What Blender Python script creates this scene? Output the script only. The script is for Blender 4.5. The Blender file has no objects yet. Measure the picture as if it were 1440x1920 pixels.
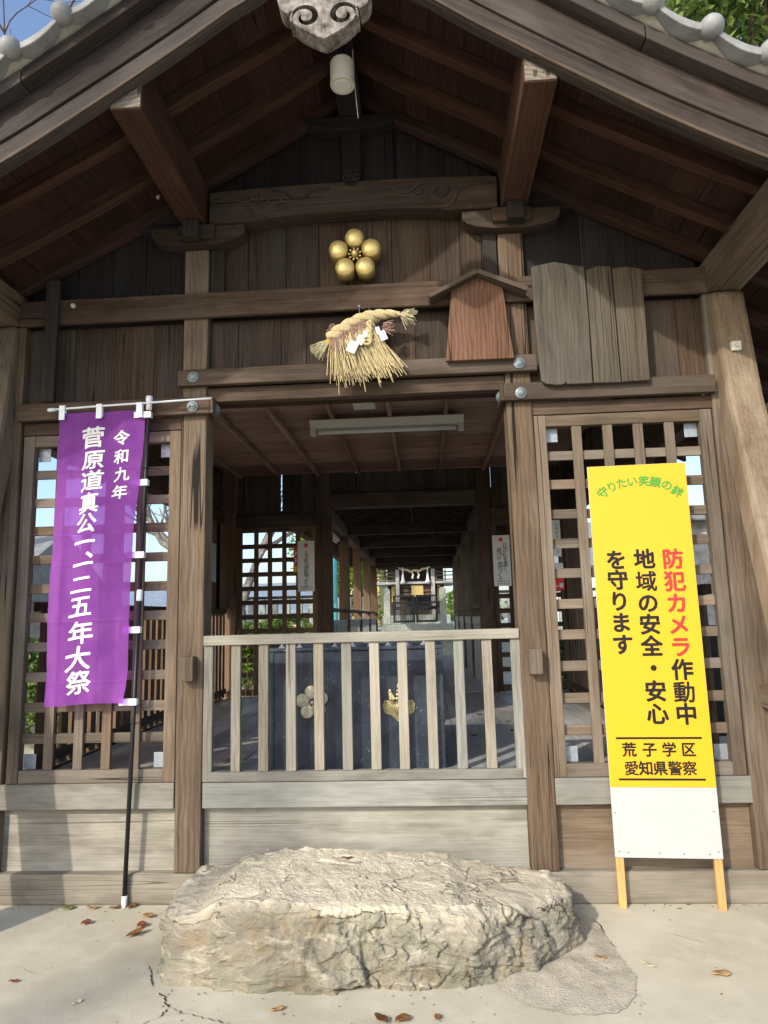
import bpy, bmesh, math, random
from math import sin, cos, tan, pi, radians, atan2, sqrt, exp
from mathutils import Vector, Matrix, noise
random.seed(7)
S = bpy.context.scene
COL = S.collection
# ------------------------------------------------------------------ camera
F_PX = 1296.0; YAW, PIT, ROL = radians(-3.2), radians(8.67), radians(-1.45)
CAM = Vector((0.3761, -4.0399, 1.55))
fw = Vector((sin(YAW)*cos(PIT), cos(YAW)*cos(PIT), sin(PIT)))
r0 = Vector((cos(YAW), -sin(YAW), 0)); u0 = r0.cross(fw)
rt = cos(ROL)*r0 + sin(ROL)*u0; up = -sin(ROL)*r0 + cos(ROL)*u0
cd = bpy.data.cameras.new("camera"); cam = bpy.data.objects.new("camera", cd); COL.objects.link(cam)
M = Matrix((rt, up, -fw)).transposed().to_4x4(); M.translation = CAM; cam.matrix_world = M
cd.sensor_fit = 'VERTICAL'; cd.sensor_height = 36.0; cd.lens = 36.0*F_PX/1920.0
cd.clip_start = 0.05; cd.clip_end = 2000
S.camera = cam
# ------------------------------------------------------------------ sky and sun
SUN_AZ, SUN_EL = radians(33), radians(31)      # sun stands behind the viewer, to the left
W = bpy.data.worlds.new("World"); S.world = W; W.use_nodes = True
wn = W.node_tree.nodes; bg = wn["Background"]
sk = wn.new("ShaderNodeTexSky"); sk.sky_type = 'NISHITA'; sk.sun_disc = False
sk.sun_elevation = SUN_EL; sk.sun_rotation = pi + SUN_AZ
sk.air_density = 1.0; sk.dust_density = 2.2; sk.ozone_density = 2.2
W.node_tree.links.new(sk.outputs[0], bg.inputs[0]); bg.inputs[1].default_value = 0.15
sl = bpy.data.lights.new("sun", 'SUN'); sl.energy = 2.15; sl.angle = radians(1.0); sl.color = (1.0, 0.935, 0.82)
so = bpy.data.objects.new("sun", sl); COL.objects.link(so); so.location = (-10, -20, 15)
so.rotation_euler = Vector((sin(SUN_AZ)*cos(SUN_EL), cos(SUN_AZ)*cos(SUN_EL), -sin(SUN_EL))).to_track_quat('-Z', 'Y').to_euler()
S.view_settings.view_transform = 'Standard'; S.view_settings.look = 'None'; S.view_settings.gamma = 1.0
S.view_settings.use_curve_mapping = False; S.view_settings.exposure = 0.93
S.render.engine = 'CYCLES'
S.cycles.max_bounces = 10; S.cycles.diffuse_bounces = 7; S.cycles.glossy_bounces = 3; S.cycles.transmission_bounces = 4
S.cycles.transparent_max_bounces = 8; S.cycles.use_denoising = True; S.cycles.sample_clamp_indirect = 6.0
S.cycles.caustics_reflective = False; S.cycles.caustics_refractive = False

# ------------------------------------------------------------------ materials
MAT = {}
def newmat(name):
    m = bpy.data.materials.new(name); m.use_nodes = True; MAT[name] = m
    return m, m.node_tree.nodes, m.node_tree.links, m.node_tree.nodes["Principled BSDF"]
class NT:
    """small node helper"""
    def __init__(s, name): s.m, s.n, s.l, s.b = newmat(name)
    def set(s, sock, v):
        if isinstance(v, bpy.types.NodeSocket): s.l.new(v, sock)
        elif v is not None: sock.default_value = v
    def attr(s, name):
        a = s.n.new("ShaderNodeAttribute"); a.attribute_name = name; return a
    def obj(s): return s.n.new("ShaderNodeTexCoord").outputs['Object']
    def scale(s, v, sc):
        a = s.n.new("ShaderNodeVectorMath"); a.operation = 'MULTIPLY'; s.set(a.inputs[0], v); a.inputs[1].default_value = sc; return a.outputs[0]
    def noise(s, v, sc=1.0, det=4, rough=.55, dist=0.0):
        t = s.n.new("ShaderNodeTexNoise"); s.set(t.inputs['Vector'], v); t.inputs['Scale'].default_value = sc
        t.inputs['Detail'].default_value = det; t.inputs['Roughness'].default_value = rough; t.inputs['Distortion'].default_value = dist
        return t.outputs[0]
    def wave(s, v, sc, dist, det=2, ds=1.0):
        t = s.n.new("ShaderNodeTexWave"); t.bands_direction = 'Y'; s.set(t.inputs['Vector'], v); t.inputs['Scale'].default_value = sc
        t.inputs['Distortion'].default_value = dist; t.inputs['Detail'].default_value = det; t.inputs['Detail Scale'].default_value = ds
        return t.outputs[1]
    def vor(s, v, sc, feat='F1'):
        t = s.n.new("ShaderNodeTexVoronoi"); t.feature = feat; s.set(t.inputs['Vector'], v); t.inputs['Scale'].default_value = sc
        return t.outputs[0]
    def math(s, op, a, b=None, c=None):
        t = s.n.new("ShaderNodeMath"); t.operation = op; s.set(t.inputs[0], a)
        if b is not None: s.set(t.inputs[1], b)
        if c is not None: s.set(t.inputs[2], c)
        return t.outputs[0]
    def rng(s, v, a, b, c=0.0, d=1.0):
        t = s.n.new("ShaderNodeMapRange"); s.set(t.inputs[0], v)
        for i, k in enumerate((a, b, c, d)): t.inputs[1+i].default_value = k
        return t.outputs[0]
    def mix(s, f, a, b, mode='MIX'):
        t = s.n.new("ShaderNodeMix"); t.data_type = 'RGBA'; t.blend_type = mode
        s.set(t.inputs[0], f)
        for k, v in ((6, a), (7, b)):
            s.set(t.inputs[k], (*v, 1.0) if isinstance(v, tuple) and len(v) == 3 else v)
        return t.outputs[2]
    def bump(s, h, st=.3, d=.01):
        t = s.n.new("ShaderNodeBump"); t.inputs['Strength'].default_value = st; t.inputs['Distance'].default_value = d
        s.set(t.inputs['Height'], h); s.l.new(t.outputs[0], s.b.inputs['Normal'])
    def done(s, col, rough=.7, metal=0.0, spec=.3):
        s.set(s.b.inputs['Base Color'], (*col, 1.0) if isinstance(col, tuple) and len(col) == 3 else col)
        s.set(s.b.inputs['Roughness'], rough); s.b.inputs['Metallic'].default_value = metal
        s.b.inputs['Specular IOR Level'].default_value = spec
        return s.m

def wood(name, c0, c1, grey=(.3, .28, .26), greyamt=.25, fig=.5, bump=.5, crack=1.0, rough=.78, spec=.25, ct=.54):
    k = NT(name); g = k.attr("gco").outputs['Vector']; tone = k.attr("tone").outputs['Fac']
    n1 = k.noise(k.scale(g, (1.1, 17, 17)), 1, 5, .6, .7)
    n2 = k.noise(k.scale(g, (4, 170, 170)), 1, 2)
    w = k.wave(k.scale(g, (.32, 1, 1)), 11, 7, 2, 1.3)
    bl = k.noise(g, 2.3, 3); bl2 = k.noise(k.scale(g, (.6, 5, 5)), 1, 3)
    n3 = k.noise(k.scale(g, (2.2, 65, 65)), 1, 3, .6)
    f = k.math('ADD', k.math('ADD', k.math('MULTIPLY', n1, .46), k.math('MULTIPLY', n3, .22)), k.math('ADD', k.math('MULTIPLY', n2, .30), k.math('MULTIPLY', w, .26*fig)))
    f = k.rng(f, .34, .76)
    c = k.mix(f, c0, c1)
    c = k.mix(k.math('MULTIPLY', k.rng(bl2, .45, .7), greyamt*2), c, grey)
    c = k.mix(k.rng(bl, .35, .72, 0, .35), c, tuple(x*.55 for x in c0))
    hv = k.math('FRACT', k.math('MULTIPLY', tone, 13.7)); c = k.mix(.55, c, k.mix(hv, (1.12, .96, .80), (.90, 1.0, 1.10)), 'MULTIPLY')
    stn = k.noise(k.scale(g, (.9, 2.2, 2.2)), 1, 4, .65, .8); c = k.mix(k.rng(stn, .58, .66, 0, .28), c, tuple(x*.5 for x in c0))
    tn = k.math('MULTIPLY', tone, k.rng(n2, .2, .8, .9, 1.1))
    mul = k.n.new("ShaderNodeVectorMath"); mul.operation = 'SCALE'; k.l.new(c, mul.inputs[0]); k.l.new(tn, mul.inputs[3])
    c = mul.outputs[0]
    cr = k.math('ABSOLUTE', k.math('SUBTRACT', k.noise(k.scale(g, (.28, 26, 26)), 1, 0), .5))
    cm = k.math('MULTIPLY', k.rng(cr, .004, .016, 1, 0), k.rng(k.noise(k.scale(g, (.8, 6, 6)), 1, 1), ct, ct+.06))
    kn = k.math('MULTIPLY', k.rng(k.vor(k.scale(g, (1.4, 2.6, 2.6)), .8), .018, .05, 1, 0), .75)
    c = k.mix(k.math('MULTIPLY', cm, crack*.9), c, tuple(x*.12 for x in c0))
    c = k.mix(kn, c, tuple(x*.3 for x in c0))
    h = k.math('SUBTRACT', k.math('ADD', k.math('MULTIPLY', n1, .8), k.math('ADD', k.math('ADD', k.math('MULTIPLY', n2, .4), k.math('MULTIPLY', n3, .6)), k.math('MULTIPLY', w, .3*fig))), k.math('MULTIPLY', cm, 1.5*crack))
    k.bump(h, bump, .006)
    return k.done(c, k.rng(n1, .2, .8, rough+.1, rough-.12), 0, spec)

wood('wood_dark', (0.011, 0.0095, 0.0098), (0.034, 0.028, 0.027), (0.055, 0.052, 0.054), .18)  # dark timber, with the gable's bluish shade mixed into the colour
wood('wood_mid_shaded', (0.013, 0.0098, 0.0085), (0.044, 0.033, 0.027), (0.066, 0.058, 0.053), .25)  # darker copy of the mid wood; shade under the gable put into its colour
wood('wood_brace', (.095, .072, .050), (.235, .19, .14), (.29, .26, .215), .35, fig=.3, crack=0)
wood('wood_barge', (0.022, 0.0165, 0.0145), (0.068, 0.053, 0.046), (0.095, 0.086, 0.08), .3)
wood('wood_purlin', (0.03, 0.0135, 0.009), (0.09, 0.044, 0.029), (0.09, 0.062, 0.05), .22)
wood('wood_inner', (0.036, 0.027, 0.02), (0.105, 0.08, 0.062), (0.13, 0.112, 0.098), .2)
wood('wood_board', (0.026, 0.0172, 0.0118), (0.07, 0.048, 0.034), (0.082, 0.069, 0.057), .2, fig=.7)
wood('wood_mid', (0.038, 0.0245, 0.0165), (0.112, 0.076, 0.052), (0.14, 0.118, 0.095), .25)
wood('wood_post', (0.072, 0.05, 0.033), (0.2, 0.15, 0.105), (0.25, 0.218, 0.175), .35, crack=1.3, ct=.47)
wood('wood_lattice', (0.085, 0.062, 0.042), (0.215, 0.168, 0.122), (0.265, 0.236, 0.195), .35, fig=.3)
wood('wood_grey', (0.175, 0.162, 0.13), (0.325, 0.306, 0.255), (0.36, 0.348, 0.305), .45, fig=.7, bump=.35, crack=.7)
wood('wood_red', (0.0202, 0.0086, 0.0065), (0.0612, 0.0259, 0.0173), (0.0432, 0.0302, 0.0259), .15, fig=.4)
wood('wood_ceiling', (0.17, 0.098, 0.075), (0.42, 0.265, 0.2), (0.32, 0.235, 0.2), .15, fig=.4)
wood('wood_gold', (0.1, 0.062, 0.036), (0.235, 0.15, 0.092), (0.24, 0.18, 0.125), .15, fig=.5)
wood('wood_floor', (.26, .255, .24), (.46, .45, .425), (.50, .495, .48), .4, fig=.4, bump=.2, rough=.5, spec=.5)
wood('wood_plaque', (0.0595, 0.0306, 0.0195), (0.1487, 0.0808, 0.0527), (0.1615, 0.119, 0.0935), .18, fig=.9)
wood('wood_weathered', (.040, .034, .026), (.125, .109, .083), (.13, .118, .098), .35, fig=.35, bump=.9, crack=.8)
wood('wood_new', (.62, .32, .10), (.80, .47, .19), (.8, .5, .25), .05, fig=.4, bump=.15, crack=0)

def simple(name, col, rough=.6, metal=0.0, var=.15, sc=12, bump=.1, spec=.35, col2=None):
    k = NT(name); o = k.obj(); n = k.noise(o, sc, 5); n2 = k.noise(o, sc*6, 3)
    c2 = col2 or tuple(max(0, x*(1-var*2)) for x in col)
    c = k.mix(k.rng(k.math('ADD', k.math('MULTIPLY', n, .7), k.math('MULTIPLY', n2, .3)), .35, .68), c2, col)
    if bump: k.bump(k.math('ADD', n, k.math('MULTIPLY', n2, .5)), bump, .01)
    return k.done(c, k.rng(n, .3, .7, rough+.08, rough-.08), metal, spec)
simple('tile', (.30, .305, .30), .55, 0, .2, 9, .15, .4)
simple('mortar', (.46, .43, .36), .9, 0, .2, 7, .4, .1, (.24, .23, .19))
simple('white_paint', (.74, .74, .72), .5, 0, .05, 6, .02)
simple('lamp_cream', (.62, .60, .52), .5, 0, .06, 8, .02)
simple('galvanised', (.33, .37, .41), .45, .3, .12, 30, .05)
simple('bolt_green', (.23, .28, .29), .5, .4, .25, 60, .2)
simple('gold', (.95, .74, .30), .36, .5, .1, 25, .10, .5, (.62, .46, .17))
simple('brass_dark', (.34, .30, .15), .5, .5, .2, 40, .2, .5)
simple('silver_dull', (.46, .45, .36), .5, .4, .2, 40, .2, .5)
simple('brass_dull', (.78, .70, .38), .45, .55, .2, 40, .2, .5)
simple('iron_black', (.02, .022, .027), .5, .3, .2, 20, .1)
simple('pole_black', (.016, .017, .02), .4, 0, .1, 20, .02)
simple('plastic_white', (.82, .85, .88), .4, 0, .04, 10, .0)
simple('straw', (.66, .56, .33), .8, 0, .25, 60, .2, .2, (.46, .37, .19))
simple('straw_pale', (.60, .55, .35), .8, 0, .2, 60, .1, .2)
simple('pink_fibre', (.50, .31, .25), .9, 0, .25, 60, .1)
simple('paper', (.62, .64, .64), .8, 0, .03, 4, .0, .1)
simple('paper_grey', (.80, .82, .81), .8, 0, .05, 4, .0, .1)
simple('ink', (.008, .008, .009), .7, 0, .1, 20, 0)
simple('red_ink', (.72, .055, .04), .6, 0, .05, 20, 0)
simple('red_sign', (.60, .03, .028), .55, 0, .03, 20, 0)
simple('green_ink', (.055, .29, .03), .6, 0, .05, 20, 0)
simple('red_poster', (.75, .03, .05), .5, 0, .05, 10, 0)
simple('sign_yellow', (.70, .385, .012), .38, 0, .025, 3, .01, .45)
simple('sign_white', (.44, .465, .455), .35, 0, .03, 3, .01, .45)
simple('yellow_ribbon', (.80, .48, .03), .6, 0, .1, 20, 0)
simple('plaster_cream', (.66, .60, .46), .9, 0, .06, 3, .1)
simple('plaster_yellow', (.74, .58, .20), .9, 0, .06, 3, .1)
simple('plaster_pale', (.72, .72, .70), .9, 0, .08, 3, .1)
simple('old_plaster', (.62, .60, .56), .9, 0, .3, 9, .5, .1, (.28, .26, .23))
simple('roof_blue', (.25, .31, .38), .6, 0, .15, 5, .1)
simple('glass_dark', (.10, .13, .16), .15, 0, .2, 2, .0, .6)
simple('bark', (.19, .15, .115), .9, 0, .3, 14, .8, .1)
simple('bark_pale', (.36, .33, .29), .9, 0, .3, 14, .6, .1)
simple('twig', (.16, .10, .085), .9, 0, .2, 14, .2, .1)
simple('granite', (.47, .49, .44), .85, 0, .2, 22, .4, .15, (.24, .27, .22))
simple('teal_paint', (.10, .42, .46), .5, 0, .05, 5, 0)
simple('box_slat', (.28, .31, .36), .5, .4, .2, 15, .1)

def leafmat(name, a, b, trans=.35):
    k = NT(name); o = k.obj(); n = k.noise(o, 3.0, 3); t = k.attr("tone").outputs['Fac']
    c = k.mix(k.rng(t, .6, 1.4), a, b); c = k.mix(k.rng(n, .4, .7, 0, .4), c, tuple(x*.6 for x in a))
    k.done(c, .45, 0, .4)
    tr = k.n.new("ShaderNodeBsdfTranslucent"); k.l.new(c, tr.inputs[0])
    mx = k.n.new("ShaderNodeMixShader"); mx.inputs[0].default_value = trans
    k.l.new(k.b.outputs[0], mx.inputs[1]); k.l.new(tr.outputs[0], mx.inputs[2])
    k.l.new(mx.outputs[0], k.n["Material Output"].inputs[0])
leafmat('leaf_green', (.07, .13, .025), (.24, .32, .07), .4)
leafmat('leaf_lime', (.14, .24, .02), (.36, .44, .05), .5)
leafmat('leaf_hedge', (.05, .11, .02), (.20, .27, .04))
leafmat('leaf_red', (.22, .06, .035), (.34, .11, .06), .15)
leafmat('leaf_brown', (.12, .055, .02), (.28, .13, .05), .15)
leafmat('leaf_tan', (.42, .25, .10), (.55, .36, .16), .15)
leafmat('leaf_pale', (.62, .58, .38), (.72, .68, .48), .15)
leafmat('leaf_fallgreen', (.16, .20, .06), (.26, .28, .10), .15)

def m_tin():
    k = NT('blue_tin'); o = k.obj(); n = k.noise(o, 7, 6, .65); st = k.noise(k.scale(o, (34, 34, .9)), 1, 4, .6)
    sp = k.noise(o, 55, 4, .7)
    c = k.mix(k.rng(n, .35, .7), (.020, .027, .042), (.050, .064, .090))
    c = k.mix(k.rng(st, .54, .8, 0, .35), c, (.15, .18, .22))
    c = k.mix(k.math('MULTIPLY', k.rng(sp, .60, .68), k.rng(n, .5, .62)), c, (.24, .28, .32))
    k.bump(sp, .15, .004); k.done(c, k.rng(n, .3, .7, .62, .42), .25, .4)
m_tin()

def m_ground():
    k = NT('ground_concrete'); o = k.obj()
    a = k.noise(o, 1.1, 5, .6); b = k.noise(o, 6, 5, .6, .3); g = k.noise(o, 160, 2); g2 = k.noise(o, 420, 1)
    c = k.mix(k.rng(a, .38, .64), (.40, .368, .275), (.53, .492, .38))
    c = k.mix(k.rng(b, .50, .72, 0, .45), c, (.60, .56, .47))
    c = k.mix(k.rng(b, .40, .28, 0, .30), c, (.34, .305, .245))
    c = k.mix(k.rng(g, .35, .75, .0, .28), c, (.55, .52, .45))
    c = k.mix(k.rng(g2, .62, .70, .0, .45), c, (.16, .14, .115))
    k.bump(k.math('ADD', k.math('MULTIPLY', b, 1.2), k.math('ADD', k.math('MULTIPLY', g, .5), k.math('MULTIPLY', g2, .25))), .35, .008)
    k.done(c, .92, 0, .12)
    k = NT('soil'); o = k.obj(); b = k.noise(o, 9, 6, .65); g = k.noise(o, 120, 3)
    c = k.mix(k.rng(b, .35, .65), (.37, .335, .265), (.52, .475, .385)); c = k.mix(k.rng(g, .58, .70, 0, .6), c, (.16, .13, .10))
    k.bump(k.math('ADD', b, g), .6, .012); k.done(c, .95, 0, .1)
    k = NT('crack_dark'); k.done((.045, .038, .03), .95, 0, .05)
m_ground()

def m_rock():
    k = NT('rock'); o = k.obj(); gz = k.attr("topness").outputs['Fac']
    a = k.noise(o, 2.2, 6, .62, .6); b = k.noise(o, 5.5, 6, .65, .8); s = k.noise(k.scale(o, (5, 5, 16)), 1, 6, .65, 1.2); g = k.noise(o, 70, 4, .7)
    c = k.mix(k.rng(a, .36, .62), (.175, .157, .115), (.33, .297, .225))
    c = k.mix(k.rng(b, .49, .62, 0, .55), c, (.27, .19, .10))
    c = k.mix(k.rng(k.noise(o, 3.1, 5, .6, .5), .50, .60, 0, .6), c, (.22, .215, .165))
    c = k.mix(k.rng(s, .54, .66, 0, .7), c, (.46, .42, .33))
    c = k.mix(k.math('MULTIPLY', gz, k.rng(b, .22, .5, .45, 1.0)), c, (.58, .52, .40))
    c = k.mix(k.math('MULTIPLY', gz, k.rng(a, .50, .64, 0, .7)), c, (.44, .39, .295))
    cr = k.math('ABSOLUTE', k.math('SUBTRACT', k.noise(o, 3.4, 3, .55, .5), .5))
    cm = k.math('MULTIPLY', k.rng(cr, .003, .010, 1, 0), k.rng(k.noise(o, 2.3, 2), .50, .60))
    c = k.mix(k.math('MULTIPLY', cm, .4), c, (.12, .10, .075))
    c = k.mix(k.rng(g, .58, .70, 0, .35), c, (.12, .10, .07))
    k.bump(k.math('SUBTRACT', k.math('ADD', k.math('MULTIPLY', s, 1.4), k.math('ADD', k.math('MULTIPLY', b, 1.1), k.math('MULTIPLY', g, .35))), cm), .75, .022)
    k.done(c, .9, 0, .15)
m_rock()

def m_cloth():
    k = NT('purple_cloth'); o = k.obj(); n = k.noise(o, 5, 3)
    wv = k.noise(k.scale(o, (420, 60, 420)), 1, 1)
    c = k.mix(k.rng(n, .3, .7), (.31, .068, .46), (.39, .10, .52)); c = k.mix(k.rng(wv, .3, .7, 0, .12), c, (.46, .20, .58))
    k.done(c, .75, 0, .2); k.b.inputs['Sheen Weight'].default_value = .15
    tl = k.n.new("ShaderNodeBsdfTranslucent"); k.set(tl.inputs[0], (.52, .14, .68, 1))
    tp = k.n.new("ShaderNodeBsdfTransparent"); k.set(tp.inputs[0], (.70, .42, .85, 1))
    m1 = k.n.new("ShaderNodeMixShader"); m1.inputs[0].default_value = .42
    k.l.new(k.b.outputs[0], m1.inputs[1]); k.l.new(tl.outputs[0], m1.inputs[2])
    m2 = k.n.new("ShaderNodeMixShader"); m2.inputs[0].default_value = .22
    k.l.new(m1.outputs[0], m2.inputs[1]); k.l.new(tp.outputs[0], m2.inputs[2])
    k.l.new(m2.outputs[0], k.n["Material Output"].inputs[0])
m_cloth()

k = NT('end_grain'); g_ = k.attr("gco").outputs['Vector']; o_ = k.obj(); t_ = k.n.new("ShaderNodeTexWave"); t_.wave_type = 'RINGS'; t_.rings_direction = 'Y'
k.set(t_.inputs['Vector'], k.scale(k.noise(o_, 1, 0) and o_, (1, 1, 1))); t_.inputs['Scale'].default_value = 13; t_.inputs['Distortion'].default_value = 3.0
cr_ = k.rng(k.noise(k.scale(o_, (40, 1, 9)), 1, 2), .56, .62, 0, .8)
k.done(k.mix(cr_, k.mix(t_.outputs[1], (.15, .125, .10), (.22, .19, .155)), (.03, .025, .02)), .9, 0, .1)
# ------------------------------------------------------------------ mesh builder
def perp(a):
    a = Vector(a).normalized(); h = Vector((0, 0, 1)) if abs(a.z) < .9 else Vector((0, 1, 0))
    b = h.cross(a).normalized(); return a, b, a.cross(b)
class MB:
    def __init__(s): s.v = []; s.f = []; s.g = []; s.t = []
    def add(s, vs, fs, axis=(1, 0, 0), tone=None, off=None):
        n = len(s.v); a, b, c = perp(axis)
        o = off or (random.uniform(-50, 50), random.uniform(-50, 50), random.uniform(-50, 50))
        tn = random.uniform(.74, 1.22) if tone is None else tone
        for v in vs:
            v = Vector(v); s.v.append(v); s.g.append((v.dot(a)+o[0], v.dot(b)+o[1], v.dot(c)+o[2])); s.t.append(tn)
        s.f += [tuple(i+n for i in f) for f in fs]
        return s
    def box(s, x0, x1, y0, y1, z0, z1, axis=None, jit=0.0, tone=None):
        d = (x1-x0, y1-y0, z1-z0)
        if axis is None:
            i = max(range(3), key=lambda q: d[q]); axis = tuple(1.0 if q == i else 0.0 for q in range(3))
        j = lambda: random.uniform(-jit, jit) if jit else 0
        vs = [(x+j(), y+j(), z+j()) for x in (x0, x1) for y in (y0, y1) for z in (z0, z1)]
        return s.add(vs, [(0, 1, 3, 2), (4, 6, 7, 5), (0, 4, 5, 1), (2, 3, 7, 6), (0, 2, 6, 4), (1, 5, 7, 3)], axis, tone)
    def beam(s, p0, p1, w, h, upv=(0, 0, 1), tone=None):
        p0, p1 = Vector(p0), Vector(p1); d = (p1-p0).normalized(); sd = d.cross(Vector(upv)).normalized(); u = sd.cross(d)
        vs = [p+sd*a*w/2+u*b*h/2 for p in (p0, p1) for a in (-1, 1) for b in (-1, 1)]
        return s.add(vs, [(0, 1, 3, 2), (4, 6, 7, 5), (0, 4, 5, 1), (2, 3, 7, 6), (0, 2, 6, 4), (1, 5, 7, 3)], d, tone)
    def prism(s, poly, y0, y1, axis=(1, 0, 0), tone=None, plane='XZ'):
        n = len(poly)
        P = (lambda a, b, y: (a, y, b)) if plane == 'XZ' else ((lambda a, b, y: (y, a, b)) if plane == 'YZ' else (lambda a, b, y: (a, b, y)))
        vs = [P(a, b, y0) for a, b in poly]+[P(a, b, y1) for a, b in poly]
        fs = [tuple(range(n)), tuple(range(2*n-1, n-1, -1))]+[(i, (i+1) % n, (i+1) % n+n, i+n) for i in range(n)]
        return s.add(vs, fs, axis, tone)
    def strip(s, xs, lo, hi, y0, y1, axis=(1, 0, 0), tone=None, seg_axis=False):
        """a board that follows a profile: cross section between lo(x) and hi(x), from y0 to y1"""
        n = len(xs); vs = []
        for x in xs: vs += [(x, y0, lo(x)), (x, y1, lo(x)), (x, y1, hi(x)), (x, y0, hi(x))]
        fs = [(0, 1, 2, 3), (4*n-1, 4*n-2, 4*n-3, 4*n-4)]
        for i in range(n-1):
            for k in range(4): fs.append((4*i+k, 4*i+4+k, 4*i+4+(k+1) % 4, 4*i+(k+1) % 4))
        dx = xs[-1]-xs[0]; dz = lo(xs[-1])-lo(xs[0])
        return s.add(vs, fs, axis if not seg_axis else (dx, 0, dz), tone)
    def tube(s, pts, r, n=8, axis=None, tone=None, cap=True):
        pts = [Vector(p) for p in pts]; m = len(pts); rr = r if isinstance(r, (list, tuple)) else [r]*m
        vs = []; fs = []; ref = None
        for i, p in enumerate(pts):
            d = (pts[min(i+1, m-1)]-pts[max(i-1, 0)])
            d = d.normalized() if d.length > 1e-9 else Vector((0, 0, 1))
            if ref is None: ref = perp(d)[1]
            b = (ref-d*ref.dot(d)); b = b.normalized() if b.length > 1e-6 else perp(d)[1]; ref = b; c = d.cross(b)
            vs += [p+(b*cos(2*pi*k/n)+c*sin(2*pi*k/n))*rr[i] for k in range(n)]
        for i in range(m-1):
            fs += [(i*n+k, i*n+(k+1) % n, (i+1)*n+(k+1) % n, (i+1)*n+k) for k in range(n)]
        if cap: fs += [tuple(range(n-1, -1, -1)), tuple(range((m-1)*n, m*n))]
        return s.add(vs, fs, axis or (pts[-1]-pts[0] if (pts[-1]-pts[0]).length > 1e-6 else (0, 0, 1)), tone)
    def lathe(s, c, ax, prof, n=24, tone=None):
        """prof: list of (distance along ax, radius)"""
        c = Vector(c); a, b, d = perp(ax); vs = []; fs = []
        for h, r in prof: vs += [c+a*h+(b*cos(2*pi*k/n)+d*sin(2*pi*k/n))*max(r, 1e-5) for k in range(n)]
        for i in range(len(prof)-1): fs += [(i*n+k, i*n+(k+1) % n, (i+1)*n+(k+1) % n, (i+1)*n+k) for k in range(n)]
        fs += [tuple(range(n-1, -1, -1)), tuple(range((len(prof)-1)*n, len(prof)*n))]
        return s.add(vs, fs, a, tone)
    def ball(s, c, r, n=12, sc=(1, 1, 1), tone=None):
        vs = []; fs = []; m = n//2
        for i in range(m+1):
            for k in range(n):
                t = pi*i/m; p = 2*pi*k/n
                vs.append((c[0]+r*sc[0]*sin(t)*cos(p), c[1]+r*sc[1]*sin(t)*sin(p), c[2]+r*sc[2]*cos(t)))
        for i in range(m): fs += [(i*n+k, i*n+(k+1) % n, (i+1)*n+(k+1) % n, (i+1)*n+k) for k in range(n)]
        return s.add(vs, fs, (0, 0, 1), tone)
    def build(s, name, mat, parent=None, bevel=0.0, smooth=False, local=False, normals=True, extra=None):
        me = bpy.data.meshes.new(name); o = bpy.data.objects.new(name, me)
        off = Vector((0, 0, 0))
        if parent is not None and not local: off = Vector(parent.get('_o', (0, 0, 0)))
        me.from_pydata([v-off for v in s.v], [], s.f); me.update()
        at = me.attributes.new('gco', 'FLOAT_VECTOR', 'POINT'); at.data.foreach_set('vector', [c for g in s.g for c in g])
        at = me.attributes.new('tone', 'FLOAT', 'POINT'); at.data.foreach_set('value', s.t)
        if extra:
            at = me.attributes.new(extra[0], 'FLOAT', 'POINT'); at.data.foreach_set('value', extra[1])
        if normals:
            bm = bmesh.new(); bm.from_mesh(me); bmesh.ops.recalc_face_normals(bm, faces=bm.faces); bm.to_mesh(me); bm.free()
        for mm in (mat if isinstance(mat, list) else [mat]): me.materials.append(MAT[mm])
        if smooth: me.polygons.foreach_set('use_smooth', [True]*len(me.polygons))
        COL.objects.link(o)
        if parent is not None: o.parent = parent; o['_o'] = tuple(off)
        if bevel:
            b = o.modifiers.new('bevel', 'BEVEL'); b.width = bevel; b.segments = 2; b.limit_method = 'ANGLE'; b.angle_limit = radians(40)
        return o
ALL = []
def tag(o, label=None, cat=None, group=None, kind=None):
    if label: o['label'] = label
    if cat: o['category'] = cat
    if group: o['group'] = group
    if kind: o['kind'] = kind
    return o
def thing(name, label, cat, loc=(0, 0, 0), group=None):
    o = bpy.data.objects.new(name, None); o.empty_display_size = .1; COL.objects.link(o); o.location = loc; o['_o'] = tuple(loc)
    return tag(o, label, cat, group)
def lerp(tab):
    def f(x):
        x = abs(x)
        for (a, b), (c, d) in zip(tab, tab[1:]):
            if x <= c: return b+(d-b)*(x-a)/(c-a)
        (a, b), (c, d) = tab[-2], tab[-1]; return b+(d-b)*(x-a)/(c-a)
    return f
def smooth_tab(tab, n=40):
    """catmull-rom resample so that curved boards have no kinks"""
    out = []
    for i in range(len(tab)-1):
        p0, p1, p2, p3 = tab[max(i-1, 0)], tab[i], tab[i+1], tab[min(i+2, len(tab)-1)]
        for k in range(6):
            t = k/6; f = lambda j: .5*((2*p1[j])+(-p0[j]+p2[j])*t+(2*p0[j]-5*p1[j]+4*p2[j]-p3[j])*t*t+(-p0[j]+3*p1[j]-3*p2[j]+p3[j])*t**3)
            out.append((f(0), f(1)))
    return out+[tab[-1]]

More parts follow.
